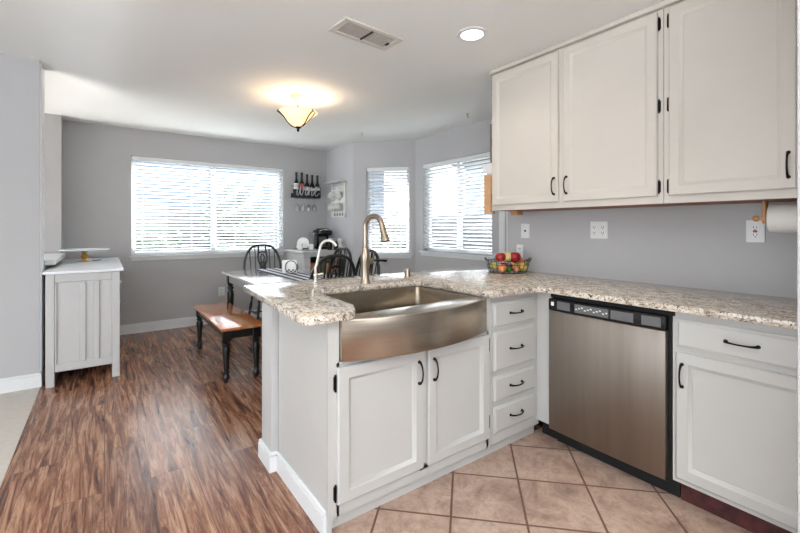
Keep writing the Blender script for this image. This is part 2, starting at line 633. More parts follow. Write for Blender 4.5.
struct(MB().box(-4.2, -0.42, 4.28, 4.48, 0, 2.58).box(-0.425, -0.415, 4.275, 4.485, 0.1, 2.58).build('wall_left', M['wall']), 'grey wall at the left ending in a corner')
struct(MB().box(-0.416, -0.404, 4.285, 4.475, 0.12, 2.56, 0.002).build('trim_1', M['trim']), 'white end face of the left wall')
struct(MB().box(-0.50, -0.42, 4.48, 5.56, 0, 0.945).build('wall_railing', M['wall']))
struct(MB().box(-0.54, -0.335, 4.49, 5.555, 0.945, 0.992, 0.006).build('trim_2', M['trim']), 'white cap on the half wall')
struct(MB().box(0.70, 2.70, 2.10, 2.26, 0, 0.880).build('wall_peninsula', M['side']), 'painted half wall behind the sink cabinets')
# walls behind the camera keep the kitchen enclosed, with wide openings to daylight
wall('wall_family', (-4.2, -2.6, 0), (0, 1, 0), (-1, 0, 0), 6.88, 2.6, [(0.9, 4.8, 0.15, 2.2)])
wall('wall_front', (-4.2, -2.6, 0), (1, 0, 0), (0, -1, 0), 7.0, 2.5, [(1.6, 3.0, 0.0, 2.2), (4.6, 5.8, 0.9, 2.1)])


def baseboard(name, O, u, w, L, h=0.115, ret=0.0):
    F = Fr(O, u, w)
    m = MB()
    m.box(0, L, 0.0, h - 0.02, 0, 0.016, F=F)
    m.box(0, L, h - 0.02, h, 0, 0.010, 0.003, F=F)
    return struct(m.build(name, M['trim']))


baseboard('baseboard_back', (-0.37, 5.8, 0), (1, 0, 0), (0, -1, 0), 3.15)
baseboard('baseboard_bay', (2.78, 5.8, 0), (0, -1, 0), (-1, 0, 0), 0.86)
baseboard('baseboard_bay', (2.78, 4.94, 0), (r2, -r2, 0), (-r2, -r2, 0), 0.863)
baseboard('baseboard_bay', (3.39, 4.33, 0), (0, -1, 0), (-1, 0, 0), 1.5)
baseboard('baseboard_left', (-4.2, 4.28, 0), (1, 0, 0), (0, -1, 0), 3.796)
baseboard('baseboard_left', (-0.42, 4.28, 0), (0, 1, 0), (1, 0, 0), 0.2)
baseboard('baseboard_peninsula', (0.735, 1.53, 0), (0, 1, 0), (-1, 0, 0), 0.57, 0.10)
baseboard('baseboard_peninsula', (0.684, 2.10, 0), (1, 0, 0), (0, -1, 0), 0.05, 0.10)
baseboard('baseboard_peninsula', (0.70, 2.10, 0), (0, 1, 0), (-1, 0, 0), 0.16, 0.10)
baseboard('baseboard_peninsula', (0.684, 2.26, 0), (1, 0, 0), (0, 1, 0), 2.0, 0.10)


# windows and their blinds
def window(n, O, u, w, W, z0, z1, sill_over=0.04, mull=True):
    F = Fr(O, u, w)
    fr = MB()
    t = 0.045
    for a, b, c, d in ((0, W, z0, z0 + t), (0, W, z1 - t, z1), (0, t, z0 + t, z1 - t), (W - t, W, z0 + t, z1 - t)):
        fr.box(a, b, c, d, 0.075, 0.115, 0.003, F=F)
    if mull:
        fr.box(W / 2 - 0.03, W / 2 + 0.03, z0 + t, z1 - t, 0.075, 0.115, F=F)
    root = fr.build('window_%d' % n, M['trim'])
    struct(root)
    MB().box(t, W - t, z0 + t, z1 - t, 0.093, 0.097, F=F).build('pane', M['pane'], root)
    s = MB()
    s.box(-sill_over, W + sill_over, z0 - 0.022, z0, -0.035, 0.075, 0.004, F=F)
    s.box(-sill_over + 0.015, W + sill_over - 0.015, z0 - 0.062, z0 - 0.022, -0.014, 0.0, 0.003, F=F)
    s.build('sill', M['trim'], root)
    return root


def blind(O, u, w, W, z0, z1, label, tilt=20, wand=None, drop=0.0):
    F = Fr(O, u, w)
    c = F(W / 2, z0, 0.035)
    root = thing('window_blind', label, 'blind', (c.x, c.y, z0 + 0.002), 'white horizontal blinds in the dining windows')
    g = 0.008
    MB().box(g, W - g, z1 - 0.05, z1 - 0.004, -0.006, 0.055, 0.003, F=F).build('headrail', M['trim'], root)
    zb = z0 + 0.012 + drop
    MB().box(g, W - g, zb, zb + 0.016, 0.012, 0.058, 0.003, F=F).build('bottom_rail', M['slat'], root)
    s = MB()
    pitch = 0.0435
    z = zb + 0.05
    ca, sa = math.cos(math.radians(tilt)), math.sin(math.radians(tilt))
    while z < z1 - 0.055:
        h = 0.0245
        # slat: slightly arched strip, inner edge lower
        pts = [(-h, 0), (-h * 0.4, 0.0022), (h * 0.4, 0.0022), (h, 0)]
        lo = []
        for side in (0, 1):
            x = g + 0.003 if side == 0 else W - g - 0.003
            P1 = []; P2 = []
            for (p, q) in pts:
                ww = 0.035 + p * ca - q * sa; vv = z + p * sa + q * ca
                P1.append(s.bm.verts.new(F(x, vv + 0.0013, ww))); P2.append(s.bm.verts.new(F(x, vv - 0.0013, ww)))
            lo.append(P1 + P2[::-1])
        A, B = lo
        for k in range(8):
            j = (k + 1) % 8
            s.bm.faces.new((A[k], A[j], B[j], B[k]))
        s.bm.faces.new(A[::-1]); s.bm.faces.new(B)
        z += pitch
    s.build('slats', M['slat'], root)
    n = max(2, int(W / 0.5) + 1)
    for k in range(n):
        x = 0.12 + (W - 0.24) * k / (n - 1)
        co = MB()
        for ww in (0.008, 0.062):
            co.tube([F(x, zb + 0.016, ww), F(x, z1 - 0.045, ww)], 0.0012, 4)
        co.box(x - 0.001, x + 0.001, zb + 0.016, zb + 0.018, 0.008, 0.062, F=F)
        co.build('ladder_cord', M['slat'], root)
    if wand:
        MB().tube([F(wand, z1 - 0.05, -0.012), F(wand + 0.003, z1 - 0.62, -0.014)], 0.0035, 6).build('tilt_wand', M['trim'], root)
    return root


WN = [((0.255, 5.8, 0), (1, 0, 0), (0, 1, 0), 1.85, 0.92, 2.115),
      ((2.78 + 0.185 * r2, 4.94 - 0.185 * r2, 0), (r2, -r2, 0), (r2, r2, 0), 0.595, 0.905, 2.085),
      ((3.39, 4.33 - 0.163, 0), (0, -1, 0), (1, 0, 0), 1.177, 0.955, 2.085)]
LB = ['wide white horizontal blind in the big window of the far wall',
      'narrow white horizontal blind behind the tall kitchen faucet',
      'white horizontal blind at the bay window beside the upper cabinets']
for i, (O, u, w, W, z0, z1) in enumerate(WN):
    window(i + 1, O, u, w, W, z0, z1, 0.015 if i == 0 else 0.045, mull=(i != 1))
    blind(O, u, w, W, z0, z1, LB[i], tilt=(-24, -24, -24)[i], wand=(0.15, None, 0.10)[i], drop=(0.05, 0.0, 0.02)[i])

# casing of a patio door on the bay wall
struct(MB().box(3.355, 3.39, 2.74, 2.865, 0, 2.1, 0.004).box(3.34, 3.355, 2.77, 2.835, 0, 2.1, 0.003).build('door_1', M['trim']), 'white patio door casing')

# trim above upper cabinets
struct(MB().box(2.352, 2.738, 0.285, 2.10, 2.412, 2.4395, 0.004).build('trim_3', M['cab']), 'painted trim strip between cabinets and ceiling')


# ------------------------------------------------------------------ handles, hinges
def pull(F, u, v, w, length, vertical, parent, name='handle'):
    m = MB()
    n = 9
    pts = []; rr = []
    for i in range(n):
        t = i / (n - 1)
        a = (t - 0.5) * length
        out = 0.010 + 0.020 * math.sin(PI * t) ** 0.6
        pts.append(F(u + (0 if vertical else a), v + (a if vertical else 0), w + out))
        rr.append(0.0036 + 0.0022 * abs(2 * t - 1) ** 3)
    m.tube(pts, rr, 8)
    for e in (-0.5, 0.5):
        a = e * length
        p = F(u + (0 if vertical else a), v + (a if vertical else 0), w)
        q = F(u + (0 if vertical else a), v + (a if vertical else 0), w + 0.012)
        m.tube([p, (p + q) / 2, q], [0.0085, 0.0065, 0.005], 8)
    return m.build(name, M['bronze'], parent)


def hinge(F, u, v, w, parent):
    m = MB()
    m.box(u - 0.0075, u + 0.0075, v - 0.028, v + 0.028, w, w + 0.004, 0.0015, F=F)
    m.tube([F(u, v - 0.03, w + 0.006), F(u, v + 0.03, w + 0.006)], 0.0045, 8)
    m.ball(F(u, v + 0.032, w + 0.006), 0.005, seg=8).ball(F(u, v - 0.032, w + 0.006), 0.005, seg=8)
    return m.build('hinge', M['bronze'], parent)


DOORP = [(0, 0), (0, 0.014), (0.005, 0.019), (0.048, 0.019), (0.050, 0.0165), (0.060, 0.011), (0.064, 0.0055)]
DRAWP = [(0, 0), (0, 0.009), (0.004, 0.010), (0.014, 0.019)]

# ------------------------------------------------------------------ base cabinets of the peninsula
FY = Fr((0, 1.52, 0), (1, 0, 0), (0, -1, 0))          # face plane of the peninsula, u = X
FX = Fr((2.12, 0, 0), (0, 1, 0), (-1, 0, 0))          # face plane of the right run, u = Y


def faceframe(m, F, u0, u1, v0, v1, opens, t=0.02):
    """frame of boxes around openings; opens: list of (a,b,c,d)"""
    m.box(u0, u1, v0, v1, -t, 0, 0, F=F)


t = thing('sink_base_cabinet', 'off white cabinet with two doors under the steel apron sink', 'cabinet', (1.22, 1.8, 0))
m = MB()
m.box(0.735, 0.755, 1.52, 2.09, 0.0, 0.880)                     # end panel
m.box(1.695, 1.713, 1.54, 2.09, 0.06, 0.880)
m.box(0.755, 1.695, 2.07, 2.09, 0.06, 0.655)
m.box(0.755, 1.695, 1.54, 2.07, 0.075, 0.09)
m.build('body', M['cab_low'], t)
m = MB()
m.box(0.735, 0.788, 0.065, 0.880, -0.002, 0.001, F=FY)
m.box(0.776, 1.695, 0.65, 0.70, -0.018, 0.001, F=FY)
m.box(1.678, 1.713, 0.065, 0.880, -0.018, 0.001, F=FY)
m.box(1.215, 1.270, 0.10, 0.65, -0.018, 0.001, F=FY)
m.box(0.776, 1.695, 0.065, 0.125, -0.018, 0.001, F=FY)
m.build('face_frame', M['cab_low'], t)
MB().box(0.76, 2.14, 1.55, 1.565, 0.0, 0.066).box(0.735, 0.76, 1.53, 1.565, 0.0, 0.066).build('toe_kick', M['cab_low'], t)
d = MB().ring(FY, 0.775, 1.229, 0.118, 0.682, [(a, b + 0.001) for a, b in DOORP]).build('door', M['cab_low'], t)
pull(FY, 1.197, 0.578, 0.020, 0.10, True, d); hinge(FY, 0.768, 0.618, 0.001, d); hinge(FY, 0.768, 0.165, 0.001, d)
d = MB().ring(FY, 1.256, 1.684, 0.118, 0.682, [(a, b + 0.001) for a, b in DOORP]).build('door', M['cab_low'], t)
pull(FY, 1.290, 0.575, 0.020, 0.10, True, d); hinge(FY, 1.692, 0.622, 0.001, d); hinge(FY, 1.692, 0.205, 0.001, d)

t = thing('drawer_cabinet', 'narrow off white cabinet with four drawers right of the sink', 'cabinet', (1.92, 1.8, 0))
m = MB()
m.box(1.715, 1.73, 1.54, 2.09, 0.066, 0.880)
m.box(2.10, 2.12, 1.54, 2.09, 0.066, 0.880)
m.box(1.73, 2.10, 2.07, 2.09, 0.066, 0.880)
m.build('body', M['cab_low'], t)
m = MB().box(1.715, 2.14, 0.066, 0.880, -0.018, 0.001, F=FY)
m.build('face_frame', M['cab_low'], t)
for z0, z1 in ((0.707, 0.843), (0.466, 0.685), (0.298, 0.436), (0.126, 0.272)):
    d = MB().ring(FY, 1.722, 2.088, z0, z1, [(a, b + 0.001) for a, b in DRAWP]).build('drawer', M['cab_low'], t)
    pull(FY, 1.905, (z0 + z1) / 2 + 0.004, 0.020, 0.10, False, d)

t = thing('corner_filler', 'narrow white filler panel between the drawers and the dishwasher', 'filler panel', (2.12, 1.46, 0))
MB().box(1.415, 1.518, 0.10, 0.880, -0.04, 0.0, F=FX).build('panel', M['cab_low'], t)
MB().box(1.40, 1.518, 0.0, 0.10, -0.08, -0.06, F=FX).build('toe_kick', M['blackmat'], t)

# ------------------------------------------------------------------ countertop
poly = [(0.645, 1.465), (0.805, 1.465), (0.832, 1.475), (0.855, 1.50), (0.885, 1.56), (0.91, 1.62), (0.925, 2.05), (0.97, 2.095),
        (1.60, 2.10), (1.655, 2.06), (1.672, 1.62), (1.672, 1.465), (1.98, 1.465), (2.03, 1.452), (2.055, 1.42), (2.06, 1.36),
        (2.06, 0.282), (2.738, 0.282), (2.738, 2.25), (2.88, 2.25), (2.88, 2.54), (0.70, 2.55), (0.665, 2.51), (0.612, 1.50), (0.622, 1.475)]
ct = MB().prism(poly, 0.882, 0.914, 0.006).build('countertop', M['granite'])
tag(ct, 'speckled beige granite countertop running over the sink peninsula and along the wall', 'countertop')

# ------------------------------------------------------------------ sink
t = thing('farmhouse_sink', 'stainless steel apron front sink with a bowed face', 'sink', (1.25, 1.8, 0.705))
m = MB()
n = 24
x0, x1 = 0.790, 1.657
fr = []
for i in range(n + 1):
    s_ = i / n
    x = x0 + (x1 - x0) * s_
    y = 1.497 - 0.088 * (1 - (2 * s_ - 1) ** 2)
    fr.append((x, y))
polya = fr + [(x1, 1.565), (x0, 1.565)]
m.prism(polya, 0.705, 0.8815, 0.006, seg=3)
m.build('apron', M['steel_sink'], t)
m = MB()
# basin: inner walls
ix0, ix1, iy0, iy1, zt, zb = 0.875, 1.655, 1.565, 2.085, 0.881, 0.665
def rrect(x0, x1, y0, y1, r, z, k=5):
    P = []
    for cx, cy, a0 in ((x1 - r, y1 - r, 0), (x0 + r, y1 - r, 90), (x0 + r, y0 + r, 180), (x1 - r, y0 + r, 270)):
        for j in range(k + 1):
            a = math.radians(a0 + 90 * j / k)
            P.append(Vector((cx + r * math.cos(a), cy + r * math.sin(a), z)))
    return P
rings = [rrect(ix0 - 0.03, ix1 + 0.01, iy0 - 0.02, iy1 + 0.01, 0.03, zt - 0.006), rrect(ix0 - 0.03, ix1 + 0.01, iy0 - 0.02, iy1 + 0.01, 0.03, zt),
         rrect(ix0, ix1, iy0, iy1, 0.03, zt), rrect(ix0 + 0.004, ix1 - 0.004, iy0 + 0.004, iy1 - 0.004, 0.028, zt - 0.006),
         rrect(ix0 + 0.008, ix1 - 0.008, iy0 + 0.008, iy1 - 0.008, 0.026, zb + 0.02), rrect(ix0 + 0.028, ix1 - 0.028, iy0 + 0.028, iy1 - 0.028, 0.02, zb)]
L = [[m.bm.verts.new(p) for p in r] for r in rings]
for A, B in zip(L, L[1:]):
    for k in range(len(A)):
        j = (k + 1) % len(A)
        m.bm.faces.new((A[k], A[j], B[j], B[k]))
m.bm.faces.new(L[-1])
m.build('basin', M['steel_basin'], t)
MB().lathe((1.265, 1.85, zb), [(0.056, 0.0005), (0.055, 0.004), (0.045, 0.004), (0.042, 0.001), (0.01, 0.001), (0.008, 0.006)], 24).build('drain', M['chrome'], t)
MB().tube([(1.08 + 0.045 * i, 2.0765, 0.81 + 0.004 * math.sin(i * 1.5)) for i in range(3)], 0.003, 6).build('overflow_slot', M['chrome'], t)

# ------------------------------------------------------------------ dishwasher
t = thing('dishwasher', 'stainless steel dishwasher with a black control panel', 'dishwasher', (2.4, 1.1, 0))
MB().box(2.125, 2.68, 0.79, 1.405, 0.10, 0.868).build('tub', M['blackmat'], t)
MB().box(2.17, 2.20, 0.775, 1.41, 0.0, 0.10).build('kick_plate', M['blackmat'], t)
FD = Fr((2.12, 0, 0), (0, 1, 0), (-1, 0, 0))
m = MB()
n = 16
d0, d1 = 0.803, 1.408
A = []
for i in range(n + 1):
    y = d0 + (d1 - d0) * i / n
    s_ = abs(2 * i / n - 1)
    A.append((y, 0.036 + 0.006 * (1 - s_ ** 2)))
pol = [(2.12 - w, y) for y, w in A] + [(2.118, d1), (2.118, d0)]
m.prism(pol, 0.098, 0.783, 0.004)
m.build('door', M['steel_dw'], t)
m = MB()
pol = [(2.12 - w - 0.002, y) for y, w in A] + [(2.118, d1), (2.118, d0)]
m.prism(pol, 0.783, 0.852, 0.006)
cp = m.build('control_panel', M['blackplastic'], t)
m = MB()
for y0, y1 in ((1.265, 1.352), (1.06, 1.245), (0.94, 1.05), (0.82, 0.93)):
    F2 = Fr((2.12, 0, 0), (0, 1, 0), (-1, 0, 0))
    ym = (y0 + y1) / 2
    w = 0.036 + 0.006 * (1 - (2 * (ym - d0) / (d1 - d0) - 1) ** 2) + 0.0018
    m.box(y0, y1, 0.797, 0.842, w - 0.003, w + 0.001, 0.0008, F=F2)
m.build('button_strip', M['greyplast'], cp)
m = MB()
for k in range(11):
    y = 1.235 - k * 0.0165
    w = 0.036 + 0.006 * (1 - (2 * (y - d0) / (d1 - d0) - 1) ** 2) + 0.003
    m.box(y - 0.005, y + 0.005, 0.812 + (k % 3) * 0.006, 0.818 + (k % 3) * 0.006, w - 0.001, w + 0.0008, F=FD)
m.build('button_marks', M['outlet'], cp)
MB().box(1.374, 1.392, 0.812, 0.834, 0.036, 0.0415, 0.001, F=FD).build('badge', M['outlet'], cp)
MB().box(0.775, 1.412, 0.855, 0.880, -0.03, 0.012, F=FD).build('top_gap', M['blackmat'], t)

# ------------------------------------------------------------------ right base cabinet
t = thing('base_cabinet', 'off white cabinet with one drawer over a door right of the dishwasher', 'cabinet', (2.4, 0.57, 0))
MB().box(2.125, 2.72, 0.285, 0.78, 0.10, 0.880).build('body', M['cab_low'], t)
MB().box(0.285, 0.785, 0.10, 0.880, -0.018, 0.001, F=FX).build('face_frame', M['cab_low'], t)
d = MB().ring(FX, 0.292, 0.768, 0.718, 0.846, [(a, b + 0.001) for a, b in DRAWP]).build('drawer', M['cab_low'], t)
pull(FX, 0.530, 0.785, 0.020, 0.105, False, d)
d = MB().ring(FX, 0.292, 0.768, 0.125, 0.697, [(a, b + 0.001) for a, b in DOORP]).build('door', M['cab_low'], t)
pull(FX, 0.742, 0.595, 0.020, 0.10, True, d)
MB().box(2.165, 2.185, 0.285, 0.77, 0.0, 0.10, 0.002).build('toe_kick', M['kickred'], t)

# partition that closes the counter run at the right edge
struct(MB().box(1.60, 2.735, 0.14, 0.279, 0, 2.435, 0.003).build('wall_partition', M['wall']), 'pale partition wall at the right edge')

# ------------------------------------------------------------------ upper cabinets
FU = Fr((2.38, 0, 0), (0, 1, 0), (-1, 0, 0))


def upper(y0, y1, doors, label, group):
    t = thing('wall_cabinet', label, 'cabinet', (2.55, (y0 + y1) / 2, 1.387), group)
    MB().box(2.40, 2.738, y0 + 0.001, y1 - 0.001, 1.395, 2.411).build('body', M['cab'], t)
    MB().box(2.395, 2.738, y0 + 0.002, y1 - 0.002, 1.387, 1.394).build('underside', M['under'], t)
    MB().box(y0, y1, 1.386, 2.411, -0.018, 0.001, 0.0015, F=FU).build('face_frame', M['cab'], t)
    for (a, b, hs, ps) in doors:
        d = MB().ring(FU, a, b, 1.425, 2.398, [(p, q + 0.001) for p, q in DOORP]).build('door', M['cab'], t)
        hu = (a - 0.006) if hs < 0 else (b + 0.006)
        pu = (a + 0.026) if ps < 0 else (b - 0.026)
        for v in (1.475, 1.90, 2.335):
            hinge(FU, hu, v, 0.001, d)
        pull(FU, pu, 1.528, 0.020, 0.105, True, d)
    return t


upper(0.925, 2.098, [(1.532, 2.084, 1, -1), (0.950, 1.496, -1, 1)], 'off white wall cabinet with two doors over the outlets', 'upper wall cabinets')
upper(0.285, 0.923, [(0.412, 0.895, 1, -1)], 'off white wall cabinet with one wide door above the towel roll', 'upper wall cabinets')

# objects fixed on the far side of the upper cabinet
t = thing('hanging_board', 'tan wooden board hanging on the end of the wall cabinet', 'board', (2.42, 2.14, 1.365))
MB().box(2.385, 2.42, 2.10, 2.185, 1.365, 1.665, 0.004).build('board', M['tan'], t)
MB().box(2.378, 2.385, 2.104, 2.115, 1.38, 1.65, 0.002).build('batten', M['orangewood'], t)
t = thing('hook_rail', 'small white rail above the tan board beside the cabinet', 'rail', (2.42, 2.15, 1.668))
MB().box(2.385, 2.41, 2.10, 2.20, 1.69, 1.75, 0.004).box(2.385, 2.41, 2.10, 2.165, 1.668, 1.70, 0.004).build('rail', M['trim'], t)
MB().tube([(2.40, 2.19, 1.70), (2.38, 2.195, 1.685), (2.375, 2.197, 1.675), (2.38, 2.2, 1.665)], 0.004, 6).build('hook', M['chrome'], t)
tag(MB().box(2.385, 2.405, 2.10, 2.125, 1.755, 2.05, 0.003).build('grey_strip', M['greyplast']), 'slim grey strip fixed high on the cabinet end', 'strip')

# tan block under the left cabinet
tag(MB().box(2.46, 2.53, 1.93, 1.99, 1.352, 1.3865, 0.003).build('mounting_block', M['orangewood']), 'small raw wood block under the left end of the wall cabinets', 'wood block')

# paper towel holder + roll
t = thing('towel_holder', 'raw wood paper towel holder hung under the wall cabinet', 'towel holder', (2.55, 0.55, 1.245))
MB().box(2.525, 2.575, 0.548, 0.562, 1.30, 1.3865, 0.003).lathe((2.55, 0.555, 1.303), [(0.026, -0.007), (0.026, 0.007)], 16, Matrix.Rotation(PI / 2, 4, 'X')).build('bracket', M['orangewood'], t)
MB().tube([(2.55, 0.590, 1.303), (2.55, 0.325, 1.303)], 0.008, 10).ball((2.55, 0.588, 1.303), 0.015, seg=12).build('rod', M['orangewood'], t)
Rx = Matrix.Rotation(PI / 2, 4, 'X')
pr = MB().lathe((2.55, 0.44, 1.303), [(0.018, -0.096), (0.066, -0.096), (0.068, -0.092), (0.068, 0.092), (0.066, 0.096), (0.018, 0.096), (0.018, -0.096)], 40, Rx, cap=False).build('paper_towel_roll', M['paper'])
tag(pr, 'white paper towel roll hanging under the cabinet at the right edge', 'paper towel')


# ------------------------------------------------------------------ outlets
def plate(F, u0, u1, v0, v1, label, kind, w0=0.0, cat='outlet'):
    c = F((u0 + u1) / 2, v0, w0)
    t = thing('wall_outlet' if cat == 'outlet' else 'switch_plate', label, cat, tuple(c))
    MB().box(u0, u1, v0, v1, w0 + 0.0005, w0 + 0.006, 0.002, F=F).build('cover_plate', M['outlet'], t)
    um = (u0 + u1) / 2; vm = (v0 + v1) / 2

    def duplex(uc):
        MB().box(uc - 0.017, uc + 0.017, vm - 0.034, vm + 0.034, w0 + 0.005, w0 + 0.008, 0.001, F=F).build('receptacle', M['porcelain'], t)
        s = MB()
        for dv in (-0.019, 0.019):
            s.box(uc - 0.008, uc - 0.005, vm + dv - 0.003, vm + dv + 0.007, w0 + 0.0078, w0 + 0.0088, F=F)
            s.box(uc + 0.005, uc + 0.008, vm + dv - 0.003, vm + dv + 0.007, w0 + 0.0078, w0 + 0.0088, F=F)
            s.box(uc - 0.003, uc + 0.003, vm + dv - 0.012, vm + dv - 0.007, w0 + 0.0078, w0 + 0.0088, F=F)
        s.build('slots', M['outletdark'], t)
    if kind == 'jack':
        MB().lathe(F(um, vm, w0 + 0.008), [(0.008, -0.003), (0.008, 0.003)], 12, Matrix.Rotation(PI / 2, 4, 'Y')).build('jack', M['outletdark'], t)
    elif kind == 'double':
        duplex(um + 0.03); duplex(um - 0.028)
    elif kind == 'gfci':
        duplex(um)
        MB().box(um - 0.009, um + 0.009, vm - 0.006, vm + 0.006, w0 + 0.0082, w0 + 0.011, 0.001, F=F).build('reset_button', M['red'], t)
    else:
        duplex(um)
    return t


FK = Fr((2.74, 0, 0), (0, 1, 0), (-1, 0, 0))
plate(FK, 2.020, 2.105, 1.175, 1.292, 'small white wall plate with one dark jack', 'jack', cat='wall plate')
plate(FK, 1.402, 1.522, 1.183, 1.302, 'white double outlet plate in the middle of the backsplash', 'double')
plate(FK, 0.595, 0.672, 1.182, 1.298, 'white outlet with a red button left of the towel roll', 'gfci')
plate(FK, 2.085, 2.15, 1.02, 1.12, 'white outlet just behind the fruit basket', 'single')
FB = Fr((0, 5.8, 0), (1, 0, 0), (0, -1, 0))
plate(FB, 1.22, 1.30, 0.352, 0.468, 'white outlet on the far wall above the bench', 'single')

# ------------------------------------------------------------------ ceiling fixtures
t = thing('recessed_light', 'round lit recessed light in the kitchen ceiling', 'light', (1.815, 1.758, 2.44))
MB().lathe((1.815, 1.758, 2.44), [(0.095, -0.0005), (0.094, -0.006), (0.068, -0.008), (0.066, -0.002)], 32, cap=False).build('trim_ring', M['trim'], t)
MB().lathe((1.815, 1.758, 2.44), [(0.066, -0.004), (0.05, -0.0065), (0.02, -0.008)], 32).build('lens', M['canlens'], t)
for (x, y) in CAN_AND_FILL[1:]:
    zc = 2.44
    if x < 0:
        zc = 2.58
    elif x < 0.55:
        zc = 2.44

t = thing('ceiling_vent', 'rectangular cream air vent in the ceiling', 'vent', (1.30, 2.14, 2.43))
Mv = Matrix.Translation((1.297, 2.138, 2.44)) @ Matrix.Rotation(math.radians(4.5), 4, 'Z')
m = MB()
for a, b, c, d in ((-0.215, 0.215, -0.10, -0.068), (-0.215, 0.215, 0.068, 0.10), (-0.215, -0.175, -0.068, 0.068), (0.175, 0.215, -0.068, 0.068)):
    m.box(a, b, c, d, -0.010, -0.0005, 0.003, M=Mv)
m.build('frame', M['vent'], t)
MB().box(-0.175, 0.175, -0.068, 0.068, -0.003, -0.001, M=Mv).build('backing', M['ventdark'], t)
m = MB()
for i in range(11):
    y = -0.062 + i * 0.0124
    m.box(-0.175, -0.006, y - 0.0026, y + 0.0026, -0.0055, -0.003, M=Mv)
    m.box(0.006, 0.175, y - 0.0026, y + 0.0026, -0.0055, -0.003, M=Mv)
m.build('louvres', M['vent'], t)
MB().box(-0.005, 0.005, -0.068, 0.068, -0.0105, -0.003, M=Mv).build('divider', M['outletdark'], t)
MB().box(0.155, 0.168, -0.012, 0.02, -0.016, -0.009, M=Mv).build('damper_lever', M['outletdark'], t)

LX, LY = 1.405, 3.50
t = thing('ceiling_lamp', 'lit amber glass bowl lamp hanging from the dining ceiling', 'lamp', (LX, LY, 2.15))
MB().lathe((LX, LY, 0), [(0.070, 2.4395), (0.068, 2.43), (0.045, 2.41), (0.022, 2.375), (0.009, 2.362), (0.007, 2.355)], 28).build('canopy', simple('copper_cream', (214, 178, 156), 0.35, metal=0.3), t)
MB().tube([(LX, LY, 2.355), (LX, LY, 2.16)], 0.006, 8).build('stem', M['bronze'], t)
prof = [(0.012, 2.163), (0.04, 2.170), (0.070, 2.188), (0.092, 2.212), (0.112, 2.242), (0.142, 2.270), (0.172, 2.288), (0.170, 2.292), (0.139, 2.275), (0.108, 2.246), (0.088, 2.217), (0.066, 2.193), (0.036, 2.176), (0.012, 2.169)]
MB().lathe((LX, LY, 0), prof, 36, cap=False).build('glass_bowl', M['bowl'], t)
for k in range(3):
    a = math.radians(172 + 120 * k)
    c_, s_ = math.cos(a), math.sin(a)
    pts = [(LX + (r + 0.005) * c_, LY + (r + 0.005) * s_, z) for r, z in ((0.0, 2.152), (0.04, 2.160), (0.076, 2.182), (0.098, 2.206), (0.120, 2.238), (0.150, 2.264), (0.176, 2.28), (0.180, 2.288), (0.16, 2.294))]
    tx, ty = -s_ * 0.012, c_ * 0.012
    m = MB().tube(pts, 0.005, 8)
    m.tube([(LX + (r + 0.005) * c_ + tx * k2, LY + (r + 0.005) * s_ + ty * k2, z) for r, z, k2 in ((0.05, 2.160, 0), (0.09, 2.19, 1.4), (0.125, 2.23, 2.6), (0.168, 2.272, 3.2), (0.176, 2.282, 0))], 0.004, 8)
    m.build('arm', M['bronze'], t)
MB().lathe((LX, LY, 0), [(0.003, 2.118), (0.011, 2.126), (0.013, 2.136), (0.007, 2.144), (0.026, 2.152), (0.028, 2.160), (0.010, 2.168)], 16).build('finial', M['bronze'], t)
pl = bpy.data.lights.new('bulb', 'POINT'); pl.energy = 2.2; pl.color = (1.0, 0.86, 0.70); pl.shadow_soft_size = 0.08
plo = bpy.data.objects.new('bulb', pl); plo.location = (LX + 0.05, LY, 2.285); COL.objects.link(plo)

for x, y, lab in ((2.603, 4.405, 'tiny metal ceiling hook near the narrow bay window'), (3.05, 3.02, 'tiny metal ceiling hook nearer the wall cabinets')):
    m = MB().lathe((x, y, 2.44), [(0.010, -0.0005), (0.010, -0.004), (0.003, -0.006)], 10)
    m.tube([(x, y, 2.435), (x, y, 2.415), (x + 0.012, y, 2.40), (x + 0.018, y, 2.412)], 0.0025, 6)
    tag(m.build('ceiling_hook', M['greyplast']), lab, 'hook', 'ceiling plant hooks')

# ------------------------------------------------------------------ faucets
def arc(c, r, a0, a1, n, d):
    """arc in the vertical plane through direction d"""
    out = []
    for i in range(n + 1):
        a = math.radians(a0 + (a1 - a0) * i / n)
        out.append(Vector(c) + Vector(d) * (r * math.cos(a)) + Vector((0, 0, r * math.sin(a))))
    return out


fx, fy, z0 = 1.306, 2.17, 0.914
t = thing('kitchen_faucet', 'tall brushed nickel gooseneck faucet behind the sink', 'faucet', (fx, fy, z0))
MB().lathe((fx, fy, z0), [(0.036, 0), (0.036, 0.006), (0.030, 0.014), (0.026, 0.035), (0.024, 0.09), (0.027, 0.13), (0.029, 0.16), (0.025, 0.20), (0.020, 0.215), (0.021, 0.224), (0.016, 0.228)], 24).build('body', M['nickel'], t)
dd = Vector((0.25, -1, 0)).normalized()
R = 0.070
c = Vector((fx, fy, z0 + 0.345)) + dd * R
pts = [Vector((fx, fy, z0 + 0.222)), Vector((fx, fy, z0 + 0.28))] + arc(c, R, 180, 12, 16, dd)
MB().tube(pts, 0.0160, 14).build('gooseneck', M['nickel'], t)
e = pts[-1]; dn = (pts[-1] - pts[-2]).normalized()
m = MB().tube([e - dn * 0.005, e + dn * 0.01, e + dn * 0.05, e + dn * 0.085, e + dn * 0.10], [0.0165, 0.0175, 0.020, 0.027, 0.028], 16)
h = m.build('spray_head', M['nickel'], t)
MB().tube([e + dn * 0.1, e + dn * 0.103], [0.021, 0.02], 14).build('spray_face', M['blackplastic'], h)
q = Vector((1, -0.12, 0)).normalized()
b0 = Vector((fx, fy, z0 + 0.138))
